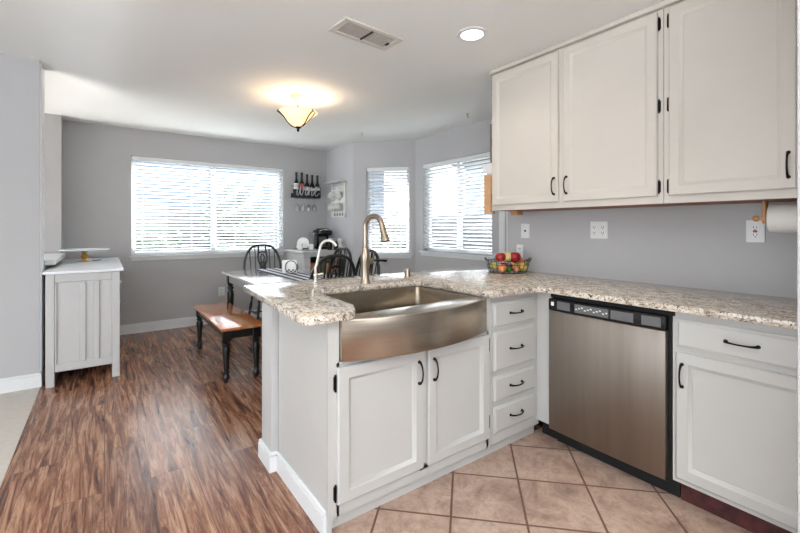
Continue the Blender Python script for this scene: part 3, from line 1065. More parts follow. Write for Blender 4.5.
lv = MB().tube([b0, b0 + q * 0.03, b0 + q * 0.05, b0 + q * 0.056], [0.022, 0.021, 0.016, 0.008], 14).build('handle_hub', M['nickel'], t)
MB().tube([b0 + q * 0.05, b0 + q * 0.09 + Vector((0, 0, 0.002)), b0 + q * 0.135 + Vector((0, 0, -0.003)), b0 + q * 0.15 + Vector((0, 0, -0.004))], [0.006, 0.0055, 0.008, 0.006], 10).build('lever', M['bronze'], lv)

sx, sy = 1.046, 2.327
t = thing('filter_faucet', 'slim pale gooseneck faucet left of the tall one', 'faucet', (sx, sy, z0))
MB().lathe((sx, sy, z0), [(0.019, 0), (0.019, 0.006), (0.012, 0.012), (0.012, 0.045), (0.015, 0.055), (0.012, 0.065), (0.007, 0.07)], 16).build('body', M['chrome'], t)
d2 = Vector((0.75, -0.66, 0)).normalized()
R = 0.052
top_ = Vector((sx, sy, z0)) + d2 * 0.028 + Vector((0, 0, 0.215))
c = top_ + d2 * R
pts = [Vector((sx, sy, z0 + 0.065)), Vector((sx, sy, z0 + 0.10)), Vector((sx, sy, z0 + 0.12)) + d2 * 0.008] + arc(c, R, 180, 20, 12, d2)
MB().tube(pts, 0.0085, 10).build('gooseneck', simple('pale_nickel', (214, 212, 204), 0.35, metal=0.6), t)
MB().tube([(sx, sy, z0 + 0.055), (sx + 0.03, sy - 0.01, z0 + 0.06), (sx + 0.045, sy - 0.012, z0 + 0.064)], [0.004, 0.004, 0.005], 8).build('lever', M['chrome'], t)

ag = MB().lathe((1.718, 2.285, z0), [(0.022, 0), (0.022, 0.004), (0.0205, 0.006), (0.0205, 0.052), (0.018, 0.056), (0.01, 0.057)], 20).build('air_gap_cap', M['nickel'])
tag(ag, 'short brushed nickel cylinder cap on the counter right of the faucet', 'air gap')


# ------------------------------------------------------------------ fruit basket
bx, by, bz = 2.505, 2.05, 0.914
FA = math.radians(-36)      # long axis of the basket
ca, sa = math.cos(FA), math.sin(FA)


def bp(a, b, z):
    return Vector((bx + a * ca - b * sa, by + a * sa + b * ca, bz + z))


t = thing('fruit_basket', 'black wire basket full of fruit on the granite counter', 'basket', (bx, by, bz))
m = MB()
def ell(rx, ry, z, n=28):
    return [bp(rx * math.cos(2 * PI * i / n), ry * math.sin(2 * PI * i / n), z) for i in range(n)]
m.tube(ell(0.165, 0.105, 0.095), 0.0032, 6, closed=True)
m.tube(ell(0.140, 0.085, 0.004), 0.0032, 6, closed=True)
m.tube(ell(0.150, 0.093, 0.035), 0.002, 6, closed=True)
m.tube(ell(0.158, 0.099, 0.065), 0.002, 6, closed=True)
for i in range(22):
    a = 2 * PI * i / 22
    m.tube([bp(0.165 * math.cos(a), 0.105 * math.sin(a), 0.095), bp(0.153 * math.cos(a), 0.095 * math.sin(a), 0.045), bp(0.140 * math.cos(a), 0.085 * math.sin(a), 0.004)], 0.0016, 5)
for i in range(-4, 5):
    x = i * 0.03
    w_ = 0.085 * math.sqrt(1 - (x / 0.14) ** 2)
    m.tube([bp(x, -w_, 0.004), bp(x, w_, 0.004)], 0.0016, 5)
m.build('wire_bowl', M['black'], t)
for s_ in (-1, 1):
    MB().tube([bp(s_ * 0.160, -0.035, 0.092), bp(s_ * 0.172, -0.025, 0.108), bp(s_ * 0.175, 0, 0.114), bp(s_ * 0.172, 0.025, 0.108), bp(s_ * 0.160, 0.035, 0.092)], 0.004, 8).build('handle', M['dark_wood'], t)

FRUIT = [
    ('apple', (-0.060, -0.020, 0.120), 0.040, ('R', (150, 30, 34), (196, 60, 48)), 'deep red apple on top at the left of the wire basket'),
    ('apple', (0.050, -0.012, 0.118), 0.046, ('R2', (140, 20, 28), (178, 44, 40)), 'large dark red apple on top at the right of the wire basket'),
    ('peach', (-0.058, -0.062, 0.040), 0.035, ('P', (222, 120, 84), (236, 180, 110)), 'orange pink peach low at the front left of the basket'),
    ('pear', (-0.004, -0.008, 0.119), 0.038, ('Y', (216, 190, 120), (226, 206, 140)), 'pale yellow fruit on top between the two red apples'),
    ('lime', (-0.008, -0.066, 0.032), 0.024, ('G', (40, 110, 50), (70, 140, 60)), 'small dark green lime at the front of the basket'),
    ('apple', (0.100, -0.035, 0.048), 0.036, ('YG', (214, 196, 90), (226, 190, 110)), 'yellow apple at the right end of the basket'),
    ('apple', (0.046, -0.060, 0.036), 0.031, ('PK', (190, 90, 70), (232, 200, 140)), 'blushed cream apple low in the middle of the basket'),
    ('pear', (-0.108, -0.012, 0.050), 0.032, ('YG2', (190, 180, 90), (214, 190, 110)), 'green yellow fruit at the left end of the basket'),
    ('peach', (0.112, 0.020, 0.080), 0.029, ('O', (214, 120, 70), (230, 160, 110)), 'small orange peach at the back right rim of the basket'),
    ('plum', (0.010, -0.030, 0.042), 0.028, ('D', (84, 22, 40), (110, 40, 50)), 'dark plum in the shadowed middle of the basket'),
    ('apple', (-0.020, 0.045, 0.045), 0.036, ('R3', (150, 50, 40), (200, 120, 70)), 'mottled red apple at the back of the basket'),
    ('lemon', (0.060, 0.045, 0.045), 0.032, ('L', (226, 200, 80), (236, 214, 110)), 'yellow lemon at the back of the basket'),
]
for nm, (a, b, z), r, (mn, c0, c1), lab in FRUIT:
    c = bp(a, b, z)
    root = thing(nm, lab, 'fruit', (c.x, c.y, c.z - r * 0.9), 'fruit in the wire basket')
    prof = []
    for i in range(13):
        th = PI * i / 12 - PI / 2
        rr = r * math.cos(th) * (1 + 0.08 * math.sin(th)); zz = r * 0.92 * math.sin(th)
        if nm == 'apple' and i >= 11:
            zz -= r * 0.12 * (i - 10)
        if nm in ('pear',) and i > 6:
            zz *= 1.12; rr *= 0.9
        prof.append((max(rr, 0.001), zz))
    MB().lathe(c, prof, 20).build('flesh', fruit_mat('fruit_' + mn, c0, c1), root)
    MB().tube([c + Vector((0, 0, prof[-1][1] - 0.004)), c + Vector((0.002, 0, prof[-1][1] + 0.006))], 0.0015, 5).build('stem', M['dark_wood'], root)

# ------------------------------------------------------------------ sideboard + cake stand
t = thing('sideboard', 'light grey panelled sideboard with a white top by the left wall', 'sideboard', (-0.13, 4.97, 0))
X0, X1, Y0, Y1 = -0.375, 0.105, 4.20, 5.74
FS = Fr((0, Y0, 0), (1, 0, 0), (0, -1, 0))
for xa, xb in ((X0, X0 + 0.055), (X1 - 0.055, X1)):
    MB().box(xa, xb, Y0, Y0 + 0.055, 0, 0.891, 0.003).build('leg', M['side'], t)
    MB().box(xa, xb, Y1 - 0.055, Y1, 0, 0.891, 0.003).build('leg', M['side'], t)
m = MB()
# end panel with frame and two narrow slats
m.box(X0 + 0.055, X1 - 0.055, 0.115, 0.891, -0.030, -0.020, F=FS)
m.box(X0 + 0.055, X1 - 0.055, 0.115, 0.175, -0.020, -0.004, 0.003, F=FS)
m.box(X0 + 0.055, X1 - 0.055, 0.825, 0.891, -0.020, -0.004, 0.003, F=FS)
for a, b in ((X0 + 0.055, X0 + 0.068), (-0.165, -0.125), (-0.075, -0.035), (X1 - 0.068, X1 - 0.055)):
    m.box(a, b, 0.175, 0.815, -0.020, -0.006, 0.003, F=FS)
m.build('end_panel', M['side'], t)
MB().box(X0 + 0.01, X1 - 0.03, Y0 + 0.055, Y1 - 0.01, 0.10, 0.890).build('body', M['side'], t)
FS2 = Fr((X1 - 0.03, 0, 0), (0, 1, 0), (1, 0, 0))
for i in range(3):
    a = Y0 + 0.065 + i * 0.475
    d = MB().ring(FS2, a, a + 0.465, 0.13, 0.68, [(0, 0.001), (0, 0.018), (0.05, 0.018), (0.054, 0.010)]).build('door', M['side'], t)
    MB().ball(FS2(a + 0.43, 0.56, 0.034), 0.014, seg=10).tube([FS2(a + 0.43, 0.56, 0.017), FS2(a + 0.43, 0.56, 0.034)], 0.006, 8).build('knob', M['porcelain'], d)
    d = MB().ring(FS2, a, a + 0.465, 0.70, 0.86, [(0, 0.001), (0, 0.014), (0.006, 0.018)]).build('drawer', M['side'], t)
    MB().ball(FS2(a + 0.10, 0.66 + 0.12, 0.034), 0.014, seg=10).tube([FS2(a + 0.10, 0.78, 0.017), FS2(a + 0.10, 0.78, 0.034)], 0.006, 8).build('knob', M['porcelain'], d)
MB().prism([(X0 - 0.015, Y0 - 0.02), (X1 + 0.025, Y0 - 0.02), (X1 + 0.025, Y1 + 0.02), (X0 - 0.015, Y1 + 0.02)], 0.892, 0.914, 0.004).build('top', M['sidetop'], t)

t = thing('cake_stand', 'glass cake stand with a gold pedestal on the white sideboard', 'cake stand', (-0.165, 5.25, 0.914))
MB().lathe((-0.165, 5.25, 0.914), [(0.05, 0.0), (0.048, 0.006), (0.022, 0.012), (0.018, 0.03), (0.034, 0.048), (0.034, 0.06), (0.018, 0.075), (0.02, 0.09), (0.04, 0.112)], 20).build('pedestal', M['gold'], t)
MB().lathe((-0.165, 5.25, 0.914), [(0.02, 0.112), (0.20, 0.114), (0.208, 0.120), (0.208, 0.127), (0.200, 0.122), (0.02, 0.120)], 36).build('plate', M['frost'], t)
t = thing('glass_spoon_rest', 'small white saucer beside the gold pedestal of the cake stand', 'saucer', (-0.07, 5.33, 0.914))
MB().lathe((-0.07, 5.33, 0.914), [(0.025, 0.0), (0.03, 0.004), (0.05, 0.012), (0.052, 0.014), (0.03, 0.008), (0.005, 0.006)], 20).build('dish', M['porcelain'], t)


# ------------------------------------------------------------------ turned legs
def turned(h, r=0.03, sq=0.10):
    """(profile list) turned leg of height h, block square on top is added separately"""
    z = h - sq
    return [(r * 0.55, 0), (r * 0.62, 0.012), (r * 0.9, 0.03), (r * 0.95, 0.05), (r * 0.7, 0.062), (r * 0.62, 0.07), (r * 0.85, 0.078), (r * 0.85, 0.086),
            (r * 0.6, 0.095), (r * 0.72, 0.15 if z > .25 else .12), (r * 0.98, z * 0.72), (r * 1.02, z * 0.80), (r * 0.8, z * 0.86), (r * 0.6, z * 0.875), (r * 1.0, z * 0.90), (r * 1.0, z * 0.925),
            (r * 0.62, z * 0.945), (r * 0.95, z * 0.97), (r * 1.0, z * 0.99), (r * 0.8, z)]


def leg(parent, x, y, h, r, sq=0.10):
    m = MB().lathe((x, y, 0), turned(h, r, sq), 16)
    m.box(x - r, x + r, y - r, y + r, h - sq, h, 0.003)
    return m.build('leg', M['black'], parent)


# bench
t = thing('dining_bench', 'backless bench with honey oak top and black turned legs', 'bench', (0.92, 4.07, 0))
MB().prism([(0.745, 3.45), (1.095, 3.45), (1.095, 4.72), (0.745, 4.72)], 0.428, 0.452, 0.007, seg=3).build('seat', M['oak'], t)
m = MB()
m.box(0.785, 1.055, 3.50, 3.52, 0.355, 0.428).box(0.785, 1.055, 4.65, 4.67, 0.355, 0.428)
m.box(0.785, 0.805, 3.52, 4.65, 0.355, 0.428).box(1.035, 1.055, 3.52, 4.65, 0.355, 0.428)
m.build('apron', M['black'], t)
for x, y in ((0.80, 3.515), (1.04, 3.515), (0.80, 4.655), (1.04, 4.655)):
    leg(t, x, y, 0.428, 0.031, 0.09)

# dining table
TX0, TX1, TY0, TY1 = 1.08, 1.96, 3.13, 4.94
t = thing('dining_table', 'dining table with a glossy pale top and black turned legs', 'table', ((TX0 + TX1) / 2, (TY0 + TY1) / 2, 0))
MB().prism([(TX0, TY0), (TX1, TY0), (TX1, TY1), (TX0, TY1)], 0.735, 0.762, 0.006, seg=2).build('tabletop', M['tabletop'], t)
m = MB()
m.box(TX0 + 0.05, TX1 - 0.05, TY0 + 0.05, TY0 + 0.07, 0.645, 0.735).box(TX0 + 0.05, TX1 - 0.05, TY1 - 0.07, TY1 - 0.05, 0.645, 0.735)
m.box(TX0 + 0.05, TX0 + 0.07, TY0 + 0.07, TY1 - 0.07, 0.645, 0.735).box(TX1 - 0.07, TX1 - 0.05, TY0 + 0.07, TY1 - 0.07, 0.645, 0.735)
m.build('apron', M['apron'], t)
for x in (TX0 + 0.075, TX1 - 0.075):
    for y in (TY0 + 0.06, TY1 - 0.075):
        leg(t, x, y, 0.735, 0.036, 0.10)

# runner
rn = MB().box(1.44, 1.73, 3.36, 4.92, 0.7625, 0.7655, 0.001).build('table_runner', M['runner'])
tag(rn, 'navy and white striped runner lying along the dining table', 'table runner')

# napkin holder with black wire ring + napkins
nx, ny = 1.62, 4.22
t = thing('napkin_holder', 'black wire ring napkin holder on the dining table', 'napkin holder', (nx, ny, 0.766))
q = Vector((0.81, -0.586, 0)); p = Vector((0.586, 0.81, 0))
for s_ in (-0.02, 0.03):
    pts = [Vector((nx, ny, 0.766 + 0.072)) + q * (0.062 * math.cos(a)) + Vector((0, 0, 0.066 * math.sin(a))) + p * s_ for a in [2 * PI * i / 28 for i in range(28)]]
    MB().tube(pts, 0.004, 6, closed=True).build('ring', M['black'], t)
m = MB()
for e in (-0.05, 0.05):
    m.tube([Vector((nx, ny, 0.77)) + q * e - p * 0.03, Vector((nx, ny, 0.77)) + q * e + p * 0.04], 0.004, 6)
for i in range(5):
    a = math.radians(200 + i * 35)
    m.ball(Vector((nx, ny, 0.80)) + q * (0.022 * (i - 2)) - p * 0.02 + Vector((0, 0, 0.008 * ((i % 2) * 2 - 1))), 0.009, seg=8)
m.build('base', M['black'], t)
Fq = Fr((nx, ny, 0.771), tuple(q), tuple(-p))
nk = MB()
for i in range(5):
    nk.box(-0.085 + i * 0.004 - 0.02, 0.07 + i * 0.003 - 0.02, 0.0, 0.14 - i * 0.004, -0.012 + i * 0.006 - 0.008, -0.012 + i * 0.006 - 0.003, 0.001, F=Fq)
tag(nk.build('napkin_stack', M['porcelain'], loc=(nx, ny, 0.771)), 'stack of white paper napkins standing in the wire ring holder', 'napkins')


# ------------------------------------------------------------------ chairs
def make_chair(label):
    t = thing('dining_chair', label, 'chair', (0, 0, 0), 'black hoop back chairs around the dining table')
    m = MB()
    pol = []
    for i in range(28):
        a = 2 * PI * i / 28
        x = 0.225 * math.copysign(abs(math.cos(a)) ** 0.75, math.cos(a)); y = 0.21 * math.copysign(abs(math.sin(a)) ** 0.75, math.sin(a))
        pol.append((x * (1.0 if y > 0 else 0.92), y))
    m.prism(pol, 0.425, 0.458, 0.010, seg=3)
    m.build('seat', M['black'], t)
    # front is +y, back is -y; hoop leans back
    def hp(x, z):
        return Vector((x, -0.165 - (z - 0.455) * 0.17, z))
    pts = []
    n = 28
    for i in range(n + 1):
        a = PI * i / n
        z = 0.455 + 0.575 * math.sin(a) ** 0.62
        k = (z - 0.455) / 0.575
        wv = 0.195 + 0.05 * math.sin(k * PI * 0.75)
        x = wv * math.copysign(abs(math.cos(a)) ** 0.62, math.cos(a))
        pts.append(hp(x, z))
    hoop = list(pts)
    MB().tube(pts, 0.017, 8, flat=0.9).build('hoop', M['black'], t)
    for x in (-0.148, -0.092, 0.092, 0.148):
        # height of hoop at x
        zt = max(pp.z for pp in hoop if abs(pp.x - x * 1.1) < 0.045) if True else 1
        near = sorted(hoop, key=lambda pp: abs(pp.x - x * 1.12) + (0 if pp.z > 0.7 else 1))[0]
        MB().tube([hp(x, 0.455), (hp(x, 0.455) + near) / 2, near], [0.006, 0.0075, 0.006], 6).build('spindle', M['black'], t)
    m = MB()
    for s_ in (-1, 1):
        prof = [(0.030, 0.455), (0.026, 0.52), (0.050, 0.60), (0.056, 0.66), (0.030, 0.72), (0.026, 0.76), (0.048, 0.82), (0.058, 0.88), (0.050, 0.93), (0.045, 1.02)]
        P_ = [hp(s_ * a, b) for a, b in prof]
        # smooth
        Q = []
        for i in range(len(P_) - 1):
            for k in range(3):
                Q.append(P_[i].lerp(P_[i + 1], k / 3))
        Q.append(P_[-1])
        m.tube(Q, 0.0125, 6)
        P_ = [hp(s_ * a, b) for a, b in ((0.008, 0.46), (0.012, 0.60), (0.022, 0.67), (0.010, 0.74), (0.014, 0.82), (0.024, 0.87), (0.006, 0.92))]
        m.tube(P_, 0.010, 6)
    for z in (0.50, 0.74, 0.80, 0.935):
        m.tube([hp(-0.042, z), hp(0, z + 0.01), hp(0.042, z)], 0.012, 6)
    m.build('splat', M['black'], t)
    for sx_ in (-1, 1):
        for sy_ in (-1, 1):
            a = Vector((sx_ * 0.15, sy_ * 0.14, 0.43)); b = Vector((sx_ * 0.205, sy_ * 0.20, 0.0))
            P_ = [a.lerp(b, k) for k in (0, 0.12, 0.2, 0.3, 0.42, 0.5, 0.56, 0.7, 0.85, 1.0)]
            MB().tube(P_, [0.013, 0.015, 0.011, 0.018, 0.02, 0.012, 0.018, 0.016, 0.012, 0.010], 10).build('leg', M['black'], t)
    m = MB()
    for sx_ in (-1, 1):
        m.tube([(sx_ * 0.178, 0.17, 0.21), (sx_ * 0.175, 0, 0.215), (sx_ * 0.178, -0.17, 0.21)], [0.007, 0.013, 0.007], 8)
    m.tube([(-0.175, 0, 0.215), (0, 0, 0.22), (0.175, 0, 0.215)], [0.007, 0.013, 0.007], 8)
    m.build('stretcher', M['black'], t)
    return t


ch = make_chair('black hoop back chair at the far head of the table before the big window')
ch.location = (1.665, 5.12, 0); ch.rotation_euler = (0, 0, PI)
dup(ch, (1.475, 3.24, 0), math.radians(9), 'black hoop back chair at the near head of the table, its back towards the sink')
dup(ch, (1.877, 4.02, 0), math.radians(91), 'black hoop back chair on the window side of the table, farther from the faucet')
dup(ch, (1.868, 3.46, 0), math.radians(87), 'black hoop back chair just behind the tall faucet')

# ------------------------------------------------------------------ coffee bar and what stands on it
CX0, CX1, CY0, CY1 = 2.14, 2.77, 5.12, 5.79
t = thing('coffee_bar', 'pale grey coffee cabinet with open shelf in the far corner', 'cabinet', ((CX0 + CX1) / 2, 5.57, 0))
MB().prism([(CX0 - 0.03, CY0 - 0.03), (CX1, CY0 - 0.03), (CX1, CY1), (CX0 - 0.03, CY1)], 0.915, 0.945, 0.005).build('top', M['side'], t)
MB().box(CX0, CX0 + 0.09, CY0, CY0 + 0.09, 0, 0.86, 0.004).box(CX0 - 0.012, CX0 + 0.102, CY0 - 0.012, CY0 + 0.10, 0.86, 0.915, 0.008).build('post', M['side'], t)
MB().box(CX1 - 0.09, CX1, CY0, CY0 + 0.09, 0, 0.86, 0.004).box(CX1 - 0.10, CX1, CY0 - 0.012, CY0 + 0.10, 0.86, 0.915, 0.008).build('post', M['side'], t)
m = MB()
m.box(CX0, CX0 + 0.02, CY0 + 0.09, CY1, 0.05, 0.915).box(CX1 - 0.02, CX1, CY0 + 0.09, CY1, 0.05, 0.915)
m.box(CX0 + 0.102, CX1 - 0.10, CY0 + 0.01, CY0 + 0.03, 0.865, 0.915, 0.003)
m.box(CX0 + 0.02, CX1 - 0.02, CY0 + 0.02, CY1, 0.08, 0.10)
m.build('body', M['side'], t)
MB().box(CX0 + 0.02, CX1 - 0.02, CY1 - 0.02, CY1, 0.10, 0.915).build('back_panel', M['dark_wood'], t)
MB().box(CX0 + 0.02, CX1 - 0.02, CY0 + 0.02, CY1 - 0.02, 0.60, 0.62).build('shelf', M['dark_wood'], t)
for i, (xa, mt, lab) in enumerate(((2.30, 'basketfiber', 'woven tan basket on the coffee cabinet shelf at the left'), (2.60, 'basketfiber', 'woven tan basket on the coffee cabinet shelf at the right'))):
    b = MB().box(xa - 0.10, xa + 0.10, 5.20, 5.50, 0.621, 0.76, 0.012)
    b.box(xa - 0.105, xa + 0.105, 5.195, 5.505, 0.745, 0.765, 0.006)
    tag(b.build('storage_basket', M[mt]), lab, 'basket', 'baskets inside the coffee cabinet')
g = MB().lathe((2.45, 5.22, 0.621), [(0.03, 0), (0.036, 0.01), (0.036, 0.15), (0.02, 0.18), (0.018, 0.21)], 14).build('green_canister', M['green'])
tag(g, 'dark green canister between the baskets in the coffee cabinet', 'canister')

# coffee maker
kx, ky, kz = 2.60, 5.55, 0.945
t = thing('coffee_maker', 'black pod coffee maker with silver face on the coffee cabinet', 'coffee maker', (kx, ky, kz))
m = MB()
m.box(kx - 0.11, kx + 0.12, ky - 0.14, ky + 0.13, kz, kz + 0.035, 0.012, seg=3)
m.box(kx - 0.10, kx + 0.11, ky + 0.0, ky + 0.13, kz + 0.03, kz + 0.25, 0.02, seg=3)
m.build('body', M['blackplastic'], t)
m = MB()
for i in range(1):
    m.box(kx - 0.105, kx + 0.115, ky - 0.13, ky + 0.13, kz + 0.195, kz + 0.285, 0.035, seg=4)
m.box(kx - 0.06, kx + 0.07, ky - 0.10, ky + 0.09, kz + 0.28, kz + 0.302, 0.01, seg=2)
m.build('brew_head', M['blackplastic'], t)
MB().tube([(kx - 0.09, ky - 0.115, kz + 0.27), (kx - 0.04, ky - 0.145, kz + 0.282), (kx + 0.05, ky - 0.145, kz + 0.282), (kx + 0.10, ky - 0.115, kz + 0.27)], 0.009, 8).build('lid_handle', M['chrome'], t)
MB().box(kx - 0.05, kx + 0.06, ky - 0.006, ky + 0.002, kz + 0.05, kz + 0.18, 0.002).build('front_panel', M['greyplast'], t)
MB().box(kx - 0.06, kx + 0.07, ky - 0.135, ky - 0.01, kz + 0.036, kz + 0.044, 0.002).build('drip_tray', M['chrome'], t)
MB().box(kx - 0.165, kx - 0.105, ky - 0.05, ky + 0.12, kz + 0.01, kz + 0.25, 0.015, seg=2).build('water_tank', M['clear'], t)

# white cups stack left of the coffee maker
def mug(x, y, z, label, rot=0.0, tilt=None, mat='porcelain', group='white mugs', s=1.0):
    root = thing('mug', label, 'mug', (x, y, z), group)
    Mx = Matrix.Rotation(rot, 4, 'Z')
    if tilt is not None:
        Mx = Mx @ Matrix.Rotation(tilt, 4, 'X')
    pf = [(0.030 * s, 0), (0.036 * s, 0.004 * s), (0.040 * s, 0.03 * s), (0.041 * s, 0.088 * s), (0.038 * s, 0.088 * s), (0.036 * s, 0.03 * s), (0.03 * s, 0.008 * s), (0.002, 0.007 * s)]
    MB().lathe((x, y, z), pf, 18, Mx, cap=False).build('cup', M[mat], root)
    H_ = [Vector((x, y, z)) + (Mx @ Vector(((0.038 + 0.028 * math.sin(PI * i / 8)) * s, 0, (0.018 + 0.055 * i / 8) * s))) for i in range(9)]
    MB().tube(H_, 0.005 * s, 6).build('handle', M[mat], root)
    return root


t = thing('plate_stand', 'white round plate standing upright left of the coffee maker', 'plate', (2.30, 5.53, 0.945))
Mp = Matrix.Rotation(math.radians(-28), 4, 'Z') @ Matrix.Rotation(math.radians(78), 4, 'X')
MB().lathe((2.30, 5.54, 0.945 + 0.088), [(0.002, -0.002), (0.05, -0.002), (0.082, 0.008), (0.085, 0.010), (0.082, 0.013), (0.05, 0.004), (0.002, 0.003)], 28, Mp).build('plate', M['porcelain'], t)
MB().tube([(2.245, 5.50, 0.95), (2.275, 5.48, 0.965), (2.325, 5.48, 0.965), (2.355, 5.50, 0.95)], 0.005, 6).tube([(2.30, 5.50, 0.95), (2.30, 5.59, 0.95)], 0.005, 6).build('stand', M['blackplastic'], t)
mug(2.21, 5.44, 0.946, 'white mug in front of the upright plate on the coffee cabinet', 3.6)
mug(2.36, 5.40, 0.946, 'white mug left of the coffee maker on the coffee cabinet', 3.9, s=0.9)

# mug tree / jars right of the coffee maker
for i, (x, y, dz, lab) in enumerate(((2.60, 5.26, 0, 'white mug right of the coffee maker in the lower row'), (2.70, 5.17, 0, 'white mug at the right end of the coffee cabinet'),
                                    (2.70, 5.29, 0, 'white mug behind the lower row on the coffee cabinet'), (2.602, 5.265, 0.08, 'white mug stacked on top nearest the coffee maker'),
                                    (2.697, 5.175, 0.08, 'white mug stacked on top at the right end of the cabinet'))):
    mug(x, y, 0.946 + dz, lab, -1.2 + 0.5 * i, s=0.9)
for x, y, lab in ((2.55, 5.20, 'small dark jar nearest the coffee maker front on the cabinet'), (2.63, 5.165, 'small dark jar in front of the right hand mugs on the coffee cabinet')):
    m = MB().lathe((x, y, 0.946), [(0.03, 0), (0.034, 0.01), (0.034, 0.09), (0.02, 0.105), (0.02, 0.12), (0.005, 0.125)], 14)
    tag(m.build('spice_jar', M['blackplastic']), lab, 'jar', 'dark jars on the coffee cabinet')

# ------------------------------------------------------------------ wine rack on the far wall
FBW = Fr((0, 5.8, 0), (1, 0, 0), (0, -1, 0))
WX0, WX1, WZ = 2.215, 2.640, 1.705
t = thing('wine_rack', 'black metal wall rack with cursive wine lettering holding five bottles', 'wine rack', (2.445, 5.74, WZ))
m = MB()
for w in (0.006, 0.105):
    m.tube([FBW(WX0, WZ, w), FBW(WX1, WZ, w)], 0.004, 6)
    m.tube([FBW(WX0, WZ + (0.17 if w < 0.05 else 0.155), w), FBW(WX1, WZ + (0.17 if w < 0.05 else 0.155), w)], 0.004, 6)
for x in (WX0, WX1):
    m.tube([FBW(x, WZ, 0.006), FBW(x, WZ, 0.105), FBW(x, WZ + 0.155, 0.105), FBW(x, WZ + 0.17, 0.006)], 0.004, 6)
m.box(WX0, WX1, WZ - 0.003, WZ + 0.002, 0.004, 0.108, F=FBW)
m.box(WX0, WX1, WZ - 0.002, WZ + 0.06, 0.006, 0.010, F=FBW)
m.box(WX0, WX1, WZ + 0.0, WZ + 0.10, 0.100, 0.104, F=FBW)
m.build('frame', M['black'], t)
# cursive letters w i n e from strokes
strokes = [
    [(0.00, 0.10), (0.02, 0.12), (0.03, 0.08), (0.025, 0.03), (0.045, 0.02), (0.07, 0.07), (0.08, 0.115), (0.072, 0.05), (0.09, 0.02), (0.115, 0.06), (0.12, 0.115), (0.135, 0.09)],
    [(0.135, 0.09), (0.165, 0.11), (0.15, 0.04), (0.165, 0.02), (0.185, 0.05)],
    [(0.185, 0.05), (0.205, 0.10), (0.195, 0.02), (0.215, 0.08), (0.24, 0.11), (0.25, 0.08), (0.24, 0.03), (0.255, 0.02), (0.275, 0.05)],
    [(0.275, 0.05), (0.31, 0.065), (0.325, 0.095), (0.31, 0.115), (0.292, 0.08), (0.295, 0.03), (0.325, 0.018), (0.36, 0.05)],
]
m = MB()
for st in strokes:
    P_ = [Vector((a, b, 0)) for a, b in st]
    Q = []
    n = len(P_)
    for i in range(n - 1):
        p0, p1, p2, p3 = P_[max(i - 1, 0)], P_[i], P_[i + 1], P_[min(i + 2, n - 1)]
        for k in range(5):
            u_ = k / 5
            Q.append(0.5 * ((2 * p1) + (-p0 + p2) * u_ + (2 * p0 - 5 * p1 + 4 * p2 - p3) * u_ ** 2 + (-p0 + 3 * p1 - 3 * p2 + p3) * u_ ** 3))
    Q.append(P_[-1])
    m.tube([FBW(WX0 + 0.025 + q_.x * 1.05, WZ + 0.002 + q_.y * 1.4, 0.113) for q_ in Q], 0.006, 6)
m.tube([FBW(WX0 + 0.035 + 0.172, WZ + 0.15, 0.113), FBW(WX0 + 0.035 + 0.176, WZ + 0.153, 0.113)], 0.006, 6)
m.build('lettering', simple('silver_lettering', (190, 190, 192), 0.35, metal=0.5), t)
m = MB()
for k in range(4):
    x = WX0 + 0.075 + k * 0.09
    for s_ in (-0.014, 0.014):
        m.tube([FBW(x + s_, WZ - 0.014, 0.015), FBW(x + s_, WZ - 0.014, 0.105)], 0.0025, 5)
        m.tube([FBW(x + s_, WZ - 0.014, 0.02), FBW(x + s_, WZ, 0.02)], 0.002, 5)
m.build('stemware_rails', M['greyplast'], t)
labs = [('winelabelw', 'wine bottle with a banded white label, first from the big window'), ('winelabelr', 'wine bottle with a red label in the wall rack'),
        ('winelabelw', 'wine bottle with a white label in the middle of the wall rack'), ('winelabelw', 'wine bottle second from the corner in the wall rack'),
        ('winelabelw', 'wine bottle nearest the corner in the wall rack')]
for k, (lm, lab) in enumerate(labs):
    c = FBW(WX0 + 0.065 + k * 0.083, WZ + 0.0025, 0.055)
    root = thing('wine_bottle', lab, 'bottle', tuple(c), 'wine bottles in the wall rack')
    hh = (0.0, 0.0, -0.02, -0.025, -0.025)[k]
    MB().lathe(c, [(0.034, 0), (0.037, 0.006), (0.037, 0.19 + hh), (0.030, 0.22 + hh), (0.017, 0.25 + hh), (0.015, 0.28 + hh), (0.015, 0.345 + hh), (0.0175, 0.347 + hh), (0.0175, 0.364 + hh), (0.002, 0.365 + hh)], 20).build('glass', M['bottle'], root)
    z_a, z_b = ((0.115, 0.20), (0.105, 0.20), (0.10, 0.16), (0.10, 0.14), (0.11, 0.165))[k]
    MB().lathe(c, [(0.0374, z_a), (0.0378, z_a + 0.001), (0.0378, z_b - 0.001), (0.0374, z_b)], 20, cap=False).build('label', M[lm], root)
    if k == 0:
        MB().lathe(c, [(0.0379, 0.17), (0.0382, 0.171), (0.0382, 0.178), (0.0379, 0.179)], 20, cap=False).build('label_band', M['greyplast'], root)
gp = ['nearest the big window', 'second from the big window', 'third from the big window', 'nearest the corner']
for k in range(4):
    c = FBW(WX0 + 0.075 + k * 0.09, WZ - 0.009, 0.06)
    root = thing('wine_glass', 'clear stemmed glass hanging upside down under the rack, ' + gp[k], 'wine glass', (c.x, c.y, c.z - 0.19), 'stemmed glasses under the wine rack')
    MB().lathe(c, [(0.002, 0.0), (0.034, -0.002), (0.033, -0.004), (0.004, -0.010), (0.0032, -0.08), (0.012, -0.09), (0.030, -0.11), (0.037, -0.14), (0.034, -0.19), (0.032, -0.19), (0.035, -0.14), (0.028, -0.112), (0.002, -0.095)], 20, cap=False).build('glass', M['clear'], root)

